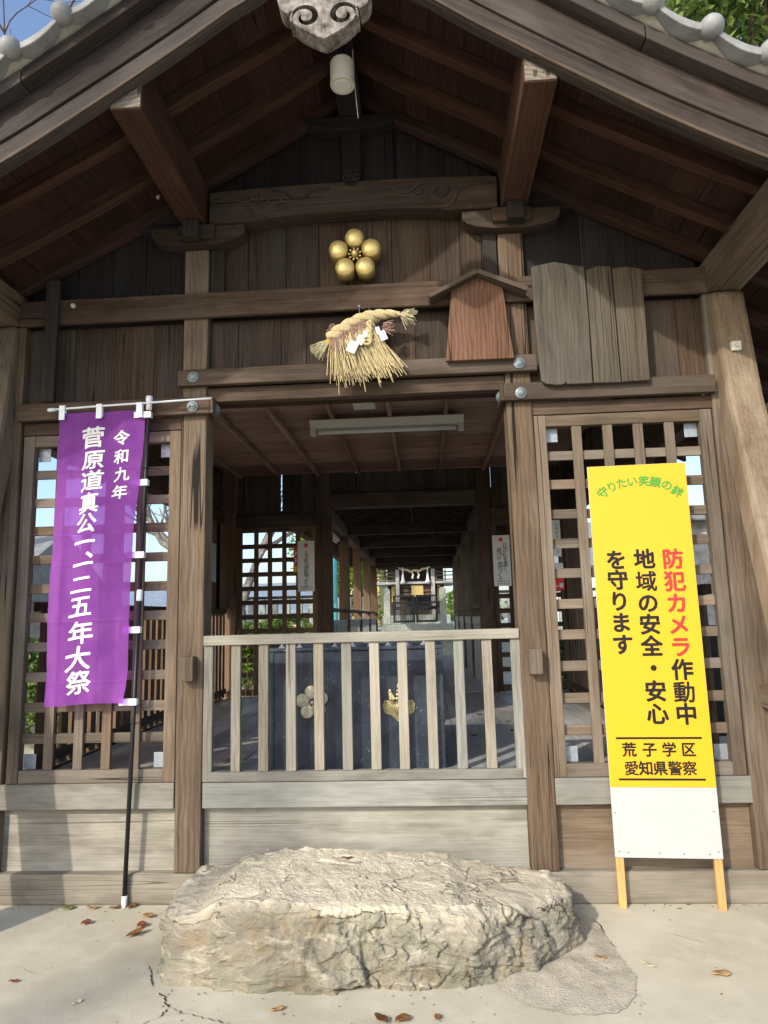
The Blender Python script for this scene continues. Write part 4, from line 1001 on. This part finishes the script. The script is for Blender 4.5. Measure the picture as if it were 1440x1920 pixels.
# papers on the left side wall and behind the right lattice
o = MB().box(-2.0495, -2.046, 3.60, 3.90, 2.005, 2.45).build('hanging_notice', 'paper', None); tag(o, 'pale vertical notice on the golden boards of the left inner wall', 'notice')
ink = MB()
for k, (tx, yy, zz) in enumerate((('はさみのはこほまーし', 3.70, 2.41), ('ありがとうございます', 3.81, 2.36))):
    for i, ch in enumerate(tx): put(ink, ch, lambda x, y_, yy=yy, zz=zz, i=i: (-2.0445, 3.75-(yy-3.75)+x, zz-i*.036+y_), .034, .004)
ink.build('lettering', 'ink', o)
o = MB().box(1.875, 2.025, 4.33, 4.334, 2.22, 2.66).build('hanging_notice', 'paper_grey', None); tag(o, 'grey white notice hanging behind the right lattice, above the red poster', 'notice'); ink = MB()
for k, (tx, xx) in enumerate((('お神札をおまつり', 1.985), ('しましょう', 1.915))):
    for i, ch in enumerate(tx): put(ink, ch, lambda x, y_, xx=xx, i=i: (xx+x, 4.329, 2.60-i*.046+y_), .040, .004)
ink.build('lettering', 'ink', o)
o = MB().box(1.882, 2.032, 4.325, 4.329, 1.82, 2.14).build('red_poster', 'red_poster', None); tag(o, 'small red and grey poster low behind the right lattice', 'poster')
MB().box(1.882, 2.032, 4.322, 4.3248, 2.03, 2.14).build('upper_panel', 'paper_grey', o)
m = MB(); m.box(1.975, 2.02, 4.3215, 4.3245, 1.85, 1.90)
for i in range(4): m.box(1.895+.018*i, 1.907+.018*i, 4.3215, 4.3245, 1.86, 1.88)
m.build('white_print', 'paper', o)
o = MB().box(-1.22, -1.13, 4.335, 4.338, 2.12, 2.20).build('yellow_card', 'yellow_ribbon', None); tag(o, 'small yellow card on the left inner lattice beside the notice', 'card')
o = thing('plum_branch_tag', 'red card with white charms on the left inner lattice', 'charm', (-1.19, 4.33, 2.3))
MB().box(-1.215, -1.165, 4.330, 4.334, 2.20, 2.44).build('card', 'red_poster', o)
for z in (2.36, 2.27): MB().tube([(-1.19, 4.318, z+.03), (-1.185, 4.316, z), (-1.195, 4.318, z-.04)], [.006, .016, .010], 8).build('charm', 'paper', o, smooth=True)

# ---- fallen leaves
def leaf(x, y, z, ln, wd, rot, mat, label, curl=.25, tilt=0.0):
    ln *= random.uniform(.72, .95); wd *= random.uniform(.7, 1.0)
    m = MB(); N = 10; vs = []; fs = []
    for i in range(N+1):
        t = i/N; w = wd*.5*sin(pi*min(1, t*.94+.03))**.8*(1 if t < .5 else 1-.25*(t-.5))
        for s in (-1, 0, 1):
            px_, py_ = (t-.5)*ln, s*w; pz_ = abs(s)*w*curl*1.6+curl*ln*(t-.5)**2*.9+.003*sin(t*9+s)
            vs.append((px_, py_, pz_+.002))
    for i in range(N):
        for s in (0, 1): a = 3*i+s; fs.append((a, a+1, a+4, a+3))
    m.add([Matrix.Rotation(tilt, 3, 'Y') @ Vector(v) for v in vs], fs, (1, 0, 0), random.uniform(.7, 1.3))
    m.tube([(-ln*.5, 0, .003+curl*ln*.2), (-ln*.62, .002, .006)], .0012, 5)
    o = m.build('fallen_leaf', mat, None, smooth=True, local=True, normals=False); o.location = (x, y, z); o.rotation_euler = (0, 0, rot)
    md = o.modifiers.new('thick', 'SOLIDIFY'); md.thickness = .0012
    return tag(o, label, 'leaf', 'fallen leaves about the hall')
leaf(-1.65, -.045, .004, .085, .06, .1, 'leaf_fallgreen', 'broad green fallen leaf at the foot of the sill, leftmost along it', .12)
leaf(-1.51, -.05, .004, .065, .03, .0, 'leaf_tan', 'small tan leaf by the sill between the green leaf and the banner pole')
leaf(-1.38, -.045, .004, .085, .035, .3, 'leaf_brown', 'dark red brown leaf touching the banner pole foot')
leaf(-1.30, -.035, .004, .085, .045, .9, 'leaf_brown', 'curled brown leaf just right of the banner pole foot', .45)
leaf(-1.45, -.24, .004, .075, .042, .8, 'leaf_red', 'red leaf alone on the concrete below the sill', .4)
leaf(-1.155, -.16, .004, .08, .05, -.1, 'leaf_tan', 'yellow tan leaf at the upper left end of the stepping stone', .35)
leaf(-1.07, -.13, .004, .06, .035, .6, 'leaf_brown', 'small brown leaf tucked against the stone above the red one')
leaf(-1.14, -.27, .004, .075, .055, 1.0, 'leaf_red', 'dull red leaf at the left end of the stepping stone', .4)
leaf(-1.13, -.365, .004, .12, .05, .75, 'leaf_brown', 'long curled brown leaf under the dull red leaf by the stone', .5, -.15)
leaf(-1.49, -.82, .002, .055, .025, .1, 'leaf_red', 'small red leaf near the left edge of the picture', .3)
leaf(-1.12, -.98, .002, .05, .022, .9, 'leaf_pale', 'small pale leaf on the concrete at lower left', .1)
leaf(1.11, -.61, .008, .065, .04, -.4, 'leaf_tan', 'light brown leaf on the bare soil right of the stone', .2)
leaf(1.31, -.66, .003, .07, .02, -.7, 'leaf_pale', 'thin pale leaf on the concrete right of the soil patch', .15)
leaf(1.59, -.74, .003, .10, .05, .0, 'leaf_tan', 'large tan leaf on the concrete below the yellow sign', .2)
leaf(-.27, -1.03, .003, .07, .035, .5, 'leaf_tan', 'tan leaf in front of the stone near the bottom edge', .3)
leaf(.15, -1.10, .004, .085, .05, 2.3, 'leaf_brown', 'orange brown leaf at the bottom edge, left of the pair', .4)
leaf(.235, -1.10, .004, .07, .05, .5, 'leaf_brown', 'dark brown leaf at the bottom edge, right of the pair', .4)
leaf(.37, -1.08, .004, .05, .04, 1.2, 'leaf_brown', 'small dark leaf at the bottom edge beyond the pair', .3)
leaf(-.055, -.36, .352, .07, .03, -.1, 'leaf_brown', 'brown leaf lying on top of the stepping stone', .3)
for i, (x, y, lb) in enumerate(((.71, 1.39, 'brown leaf on the hall floor nearest the railing, right of the chest'), (1.02, 1.61, 'brown leaf on the floor beside the right bay post'), (.83, 2.52, 'brown leaf far back on the hall floor by the right passage'), (1.04, 2.05, 'greenish leaf on the hall floor behind the right bay post'))):
    leaf(x, y, .650, .075, .04, i*1.3, 'leaf_fallgreen' if i == 3 else 'leaf_brown', lb, .3)
m = MB()
for i in range(150):
    x, y = (random.uniform(-.9, 1.25), random.uniform(-1.15, -.86)) if i < 60 else (random.uniform(1.08, 1.2), random.uniform(-1.0, -.2))
    if i > 120: x, y = random.uniform(-2, 2.2), random.uniform(-1.3, 0)
    r = random.uniform(.0018, .0048); m.ball((x, y, .004+r*.4), r, 6, (1, random.uniform(.7, 1.2), .7))
tag(m.build('pebbles', 'bark_pale', smooth=True), kind='stuff')
m = MB()
for i in range(150):
    x = random.uniform(-2.4, 2.4); y = -abs(random.gauss(0, .045))-.005 if i < 115 else random.uniform(-1.2, -.1)
    if -.95 < x < 1.12: continue
    a = random.uniform(0, pi); l = random.uniform(.006, .03); m.tube([(x, y, .004), (x+l*cos(a), y-abs(l*sin(a))*.4, .005)], random.uniform(.0006, .0022), 4)
tag(m.build('litter', 'leaf_brown'), kind='stuff')
# ================================================================== BEHIND THE HALL
cor = thing('covered_corridor', 'open timber corridor with tie beams and low slat railings leading to the inner shrine', 'corridor')
CXc = .14
for s in (-1, 1):
    xi = CXc+s*.90
    bm_ = MB().box(*sorted((xi, xi+s*.13)), 4.53, 12.6, 2.77, 2.93, (0, 1, 0)).build('wall_beam', 'wood_mid', cor, .005)
    for y in (6.4, 8.4, 10.4, 12.4):
        MB().box(*sorted((xi, xi+s*.14)), y-.07, y+.07, .3, 2.77, jit=.002).build('post', 'wood_gold' if s < 0 else 'wood_lattice', cor, .005)
    MB().box(*sorted((xi+s*.02, xi+s*.08)), 4.53, 12.4, 1.635, 1.685, (0, 1, 0)).build('hand_rail', 'wood_post', cor, .004)
    MB().box(*sorted((xi+s*.02, xi+s*.08)), 4.53, 12.4, 1.43, 1.53, (0, 1, 0)).build('slat_rail', 'wood_floor', cor, .004)
    m = MB(); y = 4.6
    while y < 12.3: m.box(*sorted((xi+s*.03, xi+s*.055)), y, y+.09, .66, 1.43); y += .16
    m.build('slats', 'wood_floor', cor)
for y in (6.4, 8.4, 10.4, 12.4):
    MB().box(CXc-.90, CXc+.90, y-.06, y+.06, 2.80, 2.95).build('tie_beam', 'wood_inner', cor, .005)
    MB().box(CXc-.04, CXc+.04, y-.04, y+.04, 2.951, 3.42).build('strut', 'wood_inner', cor, .003)
MB().box(CXc-1.0, CXc+1.0, 12.47, 12.52, 2.72, 3.46, (1, 0, 0)).build('end_board', 'wood_inner', cor)
m = MB()
for i in range(24):
    y = 4.6+i*.335
    for s in (-1, 1): m.beam((CXc, y, 3.50), (CXc+s*1.5, y, 2.78), .045, .05)
m.build('rafters', 'wood_mid', cor)
m = MB()
for s in (-1, 1): m.add([(CXc, 4.53, 3.54), (CXc+s*1.6, 4.53, 2.77), (CXc+s*1.6, 12.9, 2.77), (CXc, 12.9, 3.54), (CXc, 4.53, 3.66), (CXc+s*1.6, 4.53, 2.89), (CXc+s*1.6, 12.9, 2.89), (CXc, 12.9, 3.66)], [(0, 1, 2, 3), (7, 6, 5, 4), (0, 4, 5, 1), (1, 5, 6, 2), (2, 6, 7, 3)], (0, 1, 0))
m.build('roof', 'wood_inner', cor)
MB().box(CXc-.05, CXc+.05, 4.54, 12.6, 3.42, 3.50, (0, 1, 0)).build('ridge_beam', 'wood_inner', cor)
m = MB(); x = CXc-1.02
while x < CXc+1.0: m.box(x+.002, x+.218, 4.53, 12.5, .60, .646, (0, 1, 0)); x += .22
m.build('floor', 'wood_floor', cor)
MB().box(CXc-1.02, CXc+1.02, 4.53, 12.45, 0, .599, (0, 1, 0)).build('plinth', 'granite', cor)
c2 = thing('fluorescent_lamp', 'white lamp hanging at the left eave of the corridor behind the notice', 'lamp', (-.95, 5.9, 2.75)); 
MB().box(-.98, -.88, 5.5, 6.3, 2.70, 2.76, (0, 1, 0)).build('housing', 'lamp_cream', c2, .01); MB().tube([(-.93, 5.55, 2.685), (-.93, 6.25, 2.685)], .018, 10).build('tube', 'white_paint', c2, smooth=True)

# raised terrace with the shrine
tag(MB().box(-9, 9, 15.0, 40, -.2, 1.20).build('terrace', 'granite'), kind='structure')
tag(MB().box(-.80, 1.10, 14.62, 15.2, 1.0, 1.35, (1, 0, 0)).build('stone_threshold', 'granite', None, .03), 'mossy stone threshold slab under the black gate', 'stone slab')
for x, lb in ((-.66, 'square granite gate pillar left of the black gate'), (.85, 'square granite gate pillar right of the black gate')):
    p = thing('stone_pillar', lb, 'pillar', (x, 14.9, 1.35), 'gate pillars before the shrine')
    m = MB(); m.box(x-.085, x+.085, 14.82, 14.99, 1.352, 2.29); m.add([(x-.085, 14.82, 2.29), (x+.085, 14.82, 2.29), (x+.085, 14.99, 2.29), (x-.085, 14.99, 2.29), (x, 14.905, 2.34)], [(0, 1, 4), (1, 2, 4), (2, 3, 4), (3, 0, 4), (3, 2, 1, 0)]); m.build('shaft', 'granite', p, .008)
ga = thing('iron_gate', 'black double leaf barred gate between the granite pillars', 'gate', (.1, 14.9, 1.38))
for x0, x1 in ((-.50, .085), (.12, .70)):
    f = MB(); f.box(x0, x0+.05, 14.88, 14.92, 1.40, 2.13).box(x1-.05, x1, 14.88, 14.92, 1.40, 2.13).box(x0+.05, x1-.05, 14.885, 14.915, 2.09, 2.13).box(x0+.05, x1-.05, 14.885, 14.915, 1.40, 1.45).box(x0+.05, x1-.05, 14.885, 14.915, 1.90, 1.95)
    fr_ = f.build('leaf_frame', 'iron_black', ga); MB().box(x0+.05, x1-.05, 14.882, 14.918, 1.74, 1.83).build('mid_board', 'wood_dark', fr_)
    b = MB()
    for i in range(9): xx = x0+.07+(x1-x0-.14)*i/8; b.tube([(xx, 14.9, 1.45), (xx, 14.9, 2.09)], .008, 6)
    b.build('bars', 'iron_black', fr_)
sh = thing('inner_shrine', 'small dark timber inner shrine with gold door plates and white tassels', 'shrine', (.1, 17, 1.2))
MB().box(-.9, 1.1, 16.6, 18.6, 1.21, 1.6, (1, 0, 0)).build('stone_base', 'granite', sh)
MB().box(-.75, .95, 17.0, 18.4, 1.601, 4.0, (0, 0, 1)).build('cell', 'wood_mid', sh)
MB().box(-1.05, 1.25, 16.35, 18.5, 2.50, 2.57, (1, 0, 0)).build('veranda', 'wood_floor', sh, .01)
m = MB()
for z in (2.15, 2.27, 2.39): m.box(-.38, .60, 16.5, 16.7, z, z+.09, (1, 0, 0))
m.build('steps', 'wood_post', sh, .005)
for x in (-.42, .62): MB().box(x-.055, x+.055, 16.3, 16.41, 1.6, 3.25).build('post', 'wood_floor', sh, .005)
MB().box(-1.0, 1.2, 16.28, 16.42, 2.93, 3.06, (1, 0, 0)).build('front_beam', 'wood_dark', sh)
MB().box(-.02, .33, 16.45, 16.49, 2.13, 2.47, (0, 0, 1)).build('gold_plate', 'gold', sh, .004)
m = MB()
for z in (2.19, 2.27, 2.35, 2.43): m.box(-.0, .31, 16.44, 16.449, z-.004, z+.004)
m.build('plate_bands', 'brass_dull', sh)
for x in (-.58, .80): MB().box(x-.05, x+.05, 16.95, 16.99, 2.0, 2.48, (0, 0, 1)).build('gold_plate', 'gold', sh, .004)
for s in (-1, 1):
    x0, x1 = (.1+s*.62, .1+s*1.15); m = MB()
    for z in (2.60, 2.72, 2.82): m.box(*sorted((x0, x1)), 16.36, 16.40, z, z+.03, (1, 0, 0))
    for x in (x0, (x0+x1)/2, x1): m.box(x-.02, x+.02, 16.34, 16.42, 2.571, 2.90)
    m.build('balustrade', 'wood_post', sh)
for x in (-.25, .47): MB().lathe((x, 16.2, 2.53), (0, 0, 1), [(0, .075), (.02, .075), (.10, .045), (.26, .025), (.34, .018), (.6, .012)], 14).build('tassel', 'white_paint', sh, smooth=True)
MB().tube([(-.45+1.05*i/16, 16.22, 3.0-.13*sin(pi*i/16)+.02*sin(i*1.7)) for i in range(17)], [.02+.02*sin(pi*i/16) for i in range(17)], 8).build('straw_rope', 'straw', sh, smooth=True)
for x in (.02, .19):
    m = MB(); 
    for i in range(3): m.box(x-.02+.02*(i % 2), x+.03+.02*(i % 2), 16.2, 16.203, 2.86-.07*i-.07, 2.86-.07*i)
    m.build('paper_streamer', 'paper', sh)
m = MB(); m.add([(-1.6, 15.6, 3.2), (1.8, 15.6, 3.2), (1.2, 17.8, 4.9), (-1.0, 17.8, 4.9), (-1.6, 15.6, 3.3), (1.8, 15.6, 3.3), (1.2, 17.8, 5.0), (-1.0, 17.8, 5.0)], [(0, 1, 2, 3), (7, 6, 5, 4), (0, 4, 5, 1), (1, 5, 6, 2), (2, 6, 7, 3), (3, 7, 4, 0)]); m.build('roof', 'bark', sh)
# stone post fence on both sides of the gate
for i in range(14):
    for s in (-1, 1):
        x = CXc+s*(1.16+.34*i); o = MB().box(x-.07, x+.07, 14.85, 15.0, 1.0, 2.12).build('stone_fence_post', 'granite', None, .01)
        tag(o, 'pale square stone post in the shrine fence left of the corridor' if s < 0 else 'pale square stone post in the shrine fence right of the corridor', 'fence post', 'stone fence posts left of the corridor' if s < 0 else 'stone fence posts right of the corridor')
for s in (-1, 1):
    o = MB().box(*sorted((CXc+s*1.1, CXc+s*6)), 14.9, 14.96, 2.121, 2.2, (1, 0, 0)).build('fence_rail', 'wood_dark'); tag(o, 'dark rail along the stone fence left of the corridor' if s < 0 else 'dark rail along the stone fence right of the corridor', 'rail')

# houses and greenery seen through the lattices
def house(name, label, x0, x1, y0, y1, h, rh, wall, roof, win=2):
    o = thing(name, label, 'house', ((x0+x1)/2, (y0+y1)/2, 0)); MB().box(x0, x1, y0, y1, 0, h, (0, 0, 1)).build('wall', wall, o)
    e = .5; ym = (y0+y1)/2
    MB().prism([(y0-e, h-.1), (y1+e, h-.1), (y1+e, h+.02), (ym, h+rh), (y0-e, h+.02)], x0-e, x1+e, (1, 0, 0), plane='YZ').build('roof', roof, o)
    for i in range(win):
        x = x0+(x1-x0)*(i+.5)/win; f = MB().box(x-.55, x+.55, y0-.04, y0-.002, h*.35, h*.75, (0, 0, 1)).build('window', 'plaster_pale', o); MB().box(x-.48, x+.48, y0-.05, y0-.041, h*.38, h*.72).build('pane', 'glass_dark', f)
    return o
house('house', 'cream house with a blue grey roof far behind the left inner lattice', -12.5, -4.6, 23, 29, 1.9, 1.25, 'plaster_cream', 'roof_blue', 4)
house('house', 'tall yellow walled house glimpsed between the left corridor posts', -4.2, -1.6, 26, 32, 5.2, 1.2, 'plaster_yellow', 'roof_blue', 2)
house('house', 'pale two storey house behind the right inner lattice', 4.5, 11, 20, 26, 3.2, 1.8, 'plaster_pale', 'tile', 3)
house('tiled_storehouse', 'low storehouse with grey tiled roof seen left of the banner', -13, -7.2, 7.5, 11, 2.1, 1.3, 'old_plaster', 'tile', 1)
sb = thing('old_plaster_wall', 'flaking white plaster wall behind the right lattice beside the sign', 'wall', (4.6, 5.2, 0)); MB().box(3.2, 4.35, 5.0, 5.15, 1.35, 2.66).build('plaster', 'old_plaster', sb); MB().box(3.2, 4.35, 5.02, 5.13, 0, 1.349).build('base', 'wood_dark', sb); MB().box(3.1, 4.5, 4.8, 5.3, 2.661, 2.85).build('coping', 'tile', sb, .02)
TX = -1.97
tp = thing('teal_post', 'teal painted post beyond the left corridor railing', 'post', (TX, 14, 0)); MB().tube([(TX, 14, 0), (TX, 14, 3.6)], .07, 12).build('shaft', 'teal_paint', tp, smooth=True); MB().lathe((TX, 14, 3.6), (0, 0, 1), [(0, .09), (.04, .09), (.08, .02)], 12).build('cap', 'teal_paint', tp)

def leaves(n, pick, size, rnd, asp=.5):
    m = MB(); vs = m.v; 
    for i in range(n):
        c = pick(); d = Vector((rnd.gauss(0, 1), rnd.gauss(0, 1), rnd.gauss(-.25, .7))).normalized(); b = d.cross(Vector((rnd.gauss(0, 1), rnd.gauss(0, 1), rnd.gauss(0, 1)))).normalized()
        s = size*rnd.uniform(.6, 1.3); w = s*asp*.5; k = len(vs); nn = d.cross(b)*w*.35
        vs += [c-d*s*.5, c+b*w+nn, c+d*s*.5, c-b*w+nn]; m.f.append((k, k+1, k+2, k+3)); t = rnd.uniform(.6, 1.4); m.t += [t]*4; m.g += [(0, 0, 0)]*4
    return m
def tree(name, label, x, y, h, trunk_r, crown, mat, nleaf, lsize, seed, bark='bark', clumps=70, group=None):
    rnd = random.Random(seed); o = thing(name, label, 'tree', (x, y, 0), group)
    cx, cy, cz, rx, rz = crown; tr = MB(); base = Vector((x, y, -.1)); topp = Vector((cx, cy, cz+rz*.2))
    tr.tube([base+(topp-base)*t+Vector((rnd.gauss(0, .1), rnd.gauss(0, .1), 0))*(t > 0) for t in [i/7 for i in range(8)]], [trunk_r*(1-.75*i/7)*(1.35 if i == 0 else 1) for i in range(8)], 10)
    cl = []
    for i in range(clumps):
        while True:
            p = Vector((rnd.uniform(-1, 1), rnd.uniform(-1, 1), rnd.uniform(-1, 1)))
            if .25 < p.length < 1: break
        cl.append((Vector((cx+p.x*rx, cy+p.y*rx, cz+p.z*rz)), rnd.uniform(.16, .34)*rx))
    for c, r in cl[::2]:
        s0 = base+(topp-base)*rnd.uniform(.35, .95); mid = s0.lerp(c, .5)+Vector((0, 0, .15*rx)); tr.tube([s0, mid, c], [trunk_r*.32, trunk_r*.2, trunk_r*.06], 6)
    tr.build('trunk', bark, o, smooth=True)
    def pick():
        c, r = rnd.choice(cl); v = Vector((rnd.gauss(0, 1), rnd.gauss(0, 1), rnd.gauss(0, .75))); return c+v.normalized()*r*rnd.random()**.4
    leaves(nleaf, pick, lsize, rnd).build('crown', mat, o, normals=False); return o
def bare(name, label, x, y, h, r, seed, depth=5, spread=.6, lean=(0, 0), mat='twig', group=None):
    rnd = random.Random(seed); o = thing(name, label, 'tree', (x, y, 0), group); m = MB()
    def grow(p, d, ln, r, k):
        pts = [p]; q = p; dd = d
        for i in range(4): dd = (dd+Vector((rnd.gauss(0, .10), rnd.gauss(0, .10), rnd.gauss(.02, .05)))).normalized(); q = q+dd*ln/4; pts.append(q)
        m.tube(pts, [r, r*.9, r*.82, r*.74, r*.66], 7 if k < 3 else 5, cap=False)
        if k >= depth: return
        for i in range(rnd.choice((2, 3, 3)) if k else 4):
            a = Vector((rnd.gauss(0, 1), rnd.gauss(0, 1), rnd.gauss(.2, .6))).normalized(); grow(pts[rnd.choice((2, 3, 4))], (dd+a*spread).normalized(), ln*rnd.uniform(.6, .8), r*.55, k+1)
    grow(Vector((x, y, -.1)), Vector((lean[0], lean[1], 1)).normalized(), h*.42, r, 0); m.build('branches', mat, o, smooth=True, normals=False); return o
tree('evergreen_tree', 'tall leafy evergreen rising behind the right roof slope', 7.2, 9.5, 16, .35, (7.6, 9.5, 12.2, 3.6, 4.2), 'leaf_green', 26000, .24, 3, clumps=120)
bare('bare_tree', 'bare winter tree with fine twigs above the left roof slope', -7.6, 8.0, 19, .24, 5, 6, .75)
bare('bare_tree', 'bare tree with a pale curved trunk behind the left inner lattice', -3.6, 11.5, 6, .20, 11, 4, .6, (.02, 0), 'bark_pale')
bare('bare_tree', 'bare slender tree standing left of the tiled storehouse view', -9.2, 6.0, 9, .12, 21, 5, .7)
tree('lime_tree', 'bright yellow green tree behind the inner shrine', -3.2, 22, 6, .15, (-2.6, 22, 3.6, 1.9, 2.2), 'leaf_lime', 9000, .16, 9, clumps=50)
def hedge(name, label, x0, x1, y0, y1, z1, n, seed, mat='leaf_hedge'):
    rnd = random.Random(seed)
    def pick():
        x = rnd.uniform(x0, x1); y = rnd.uniform(y0, y1); zz = z1*(.82+.25*noise.noise((x*1.7, y*1.7, seed))); return Vector((x, y, zz*rnd.random()**.5))
    o = thing(name, label, 'shrub', ((x0+x1)/2, (y0+y1)/2, 0)); leaves(n, pick, .11, rnd, .6).build('foliage', mat, o, normals=False)
    m = MB()
    for i in range(10): x = rnd.uniform(x0, x1); y = rnd.uniform(y0, y1); m.tube([(x, y, 0), (x+.1, y, z1*.7)], .02, 6)
    m.build('stems', 'bark', o)
hedge('clipped_shrub', 'sunny yellow green shrub low behind the left inner lattice', -3.6, -1.6, 9.8, 11.0, 1.75, 7000, 1)
hedge('clipped_shrub', 'green shrub left of the corridor beyond the bare tree', -6.5, -4.3, 12.5, 13.8, 1.6, 6000, 2)
hedge('hedge', 'green hedge behind the right lattice and sign', 2.3, 4.4, 7.2, 8.2, 1.35, 6000, 3)
hedge('hedge', 'dense hedge left of the hall behind the banner', -8.5, -4.2, 4.5, 5.6, 1.55, 9000, 4)
hedge('clipped_shrub', 'shrub glimpsed right of the leaning brace', 4.0, 6.0, 1.6, 2.8, 1.9, 4500, 5)
house('house', 'grey roofed white house far to the left of the storehouse', -34, -26, 12, 20, 2.6, 1.5, 'plaster_pale', 'tile', 3)
house('house', 'brown roofed cream house far to the right beyond the hedge', 20, 29, 16, 24, 2.7, 1.6, 'plaster_cream', 'bark', 3)
rnd_ = random.Random(77); spots_ = []
for i in range(260):
    a = radians(rnd_.uniform(-25, 205)); r = rnd_.uniform(48, 62); h = rnd_.uniform(1.6, 3.6) if abs(a-pi/2) < .5 else rnd_.uniform(2.0, 5.0); spots_.append((r*cos(a), r*sin(a), h, rnd_.uniform(1.5, 3.0)))
def far_():
    x, y, h, r = rnd_.choice(spots_); v = Vector((rnd_.gauss(0, 1), rnd_.gauss(0, 1), rnd_.gauss(0, 1))).normalized(); return Vector((x+v.x*r, y+v.y*r, max(.1, h*.5+v.z*h*.5)))
tag(leaves(22000, far_, .75, rnd_, .7).build('distant_wood', 'leaf_green', normals=False), kind='stuff')
# tree left of the viewer; its trunk throws the soft shadow over the lower left wall
bare('bare_tree', 'leaning tree on the forecourt whose shade crosses the lower left wall', -12.65, -17.1, 37, .105, 31, 1, .5, (.02, .0), 'bark')
for o in (_fo,): bpy.data.objects.remove(o)
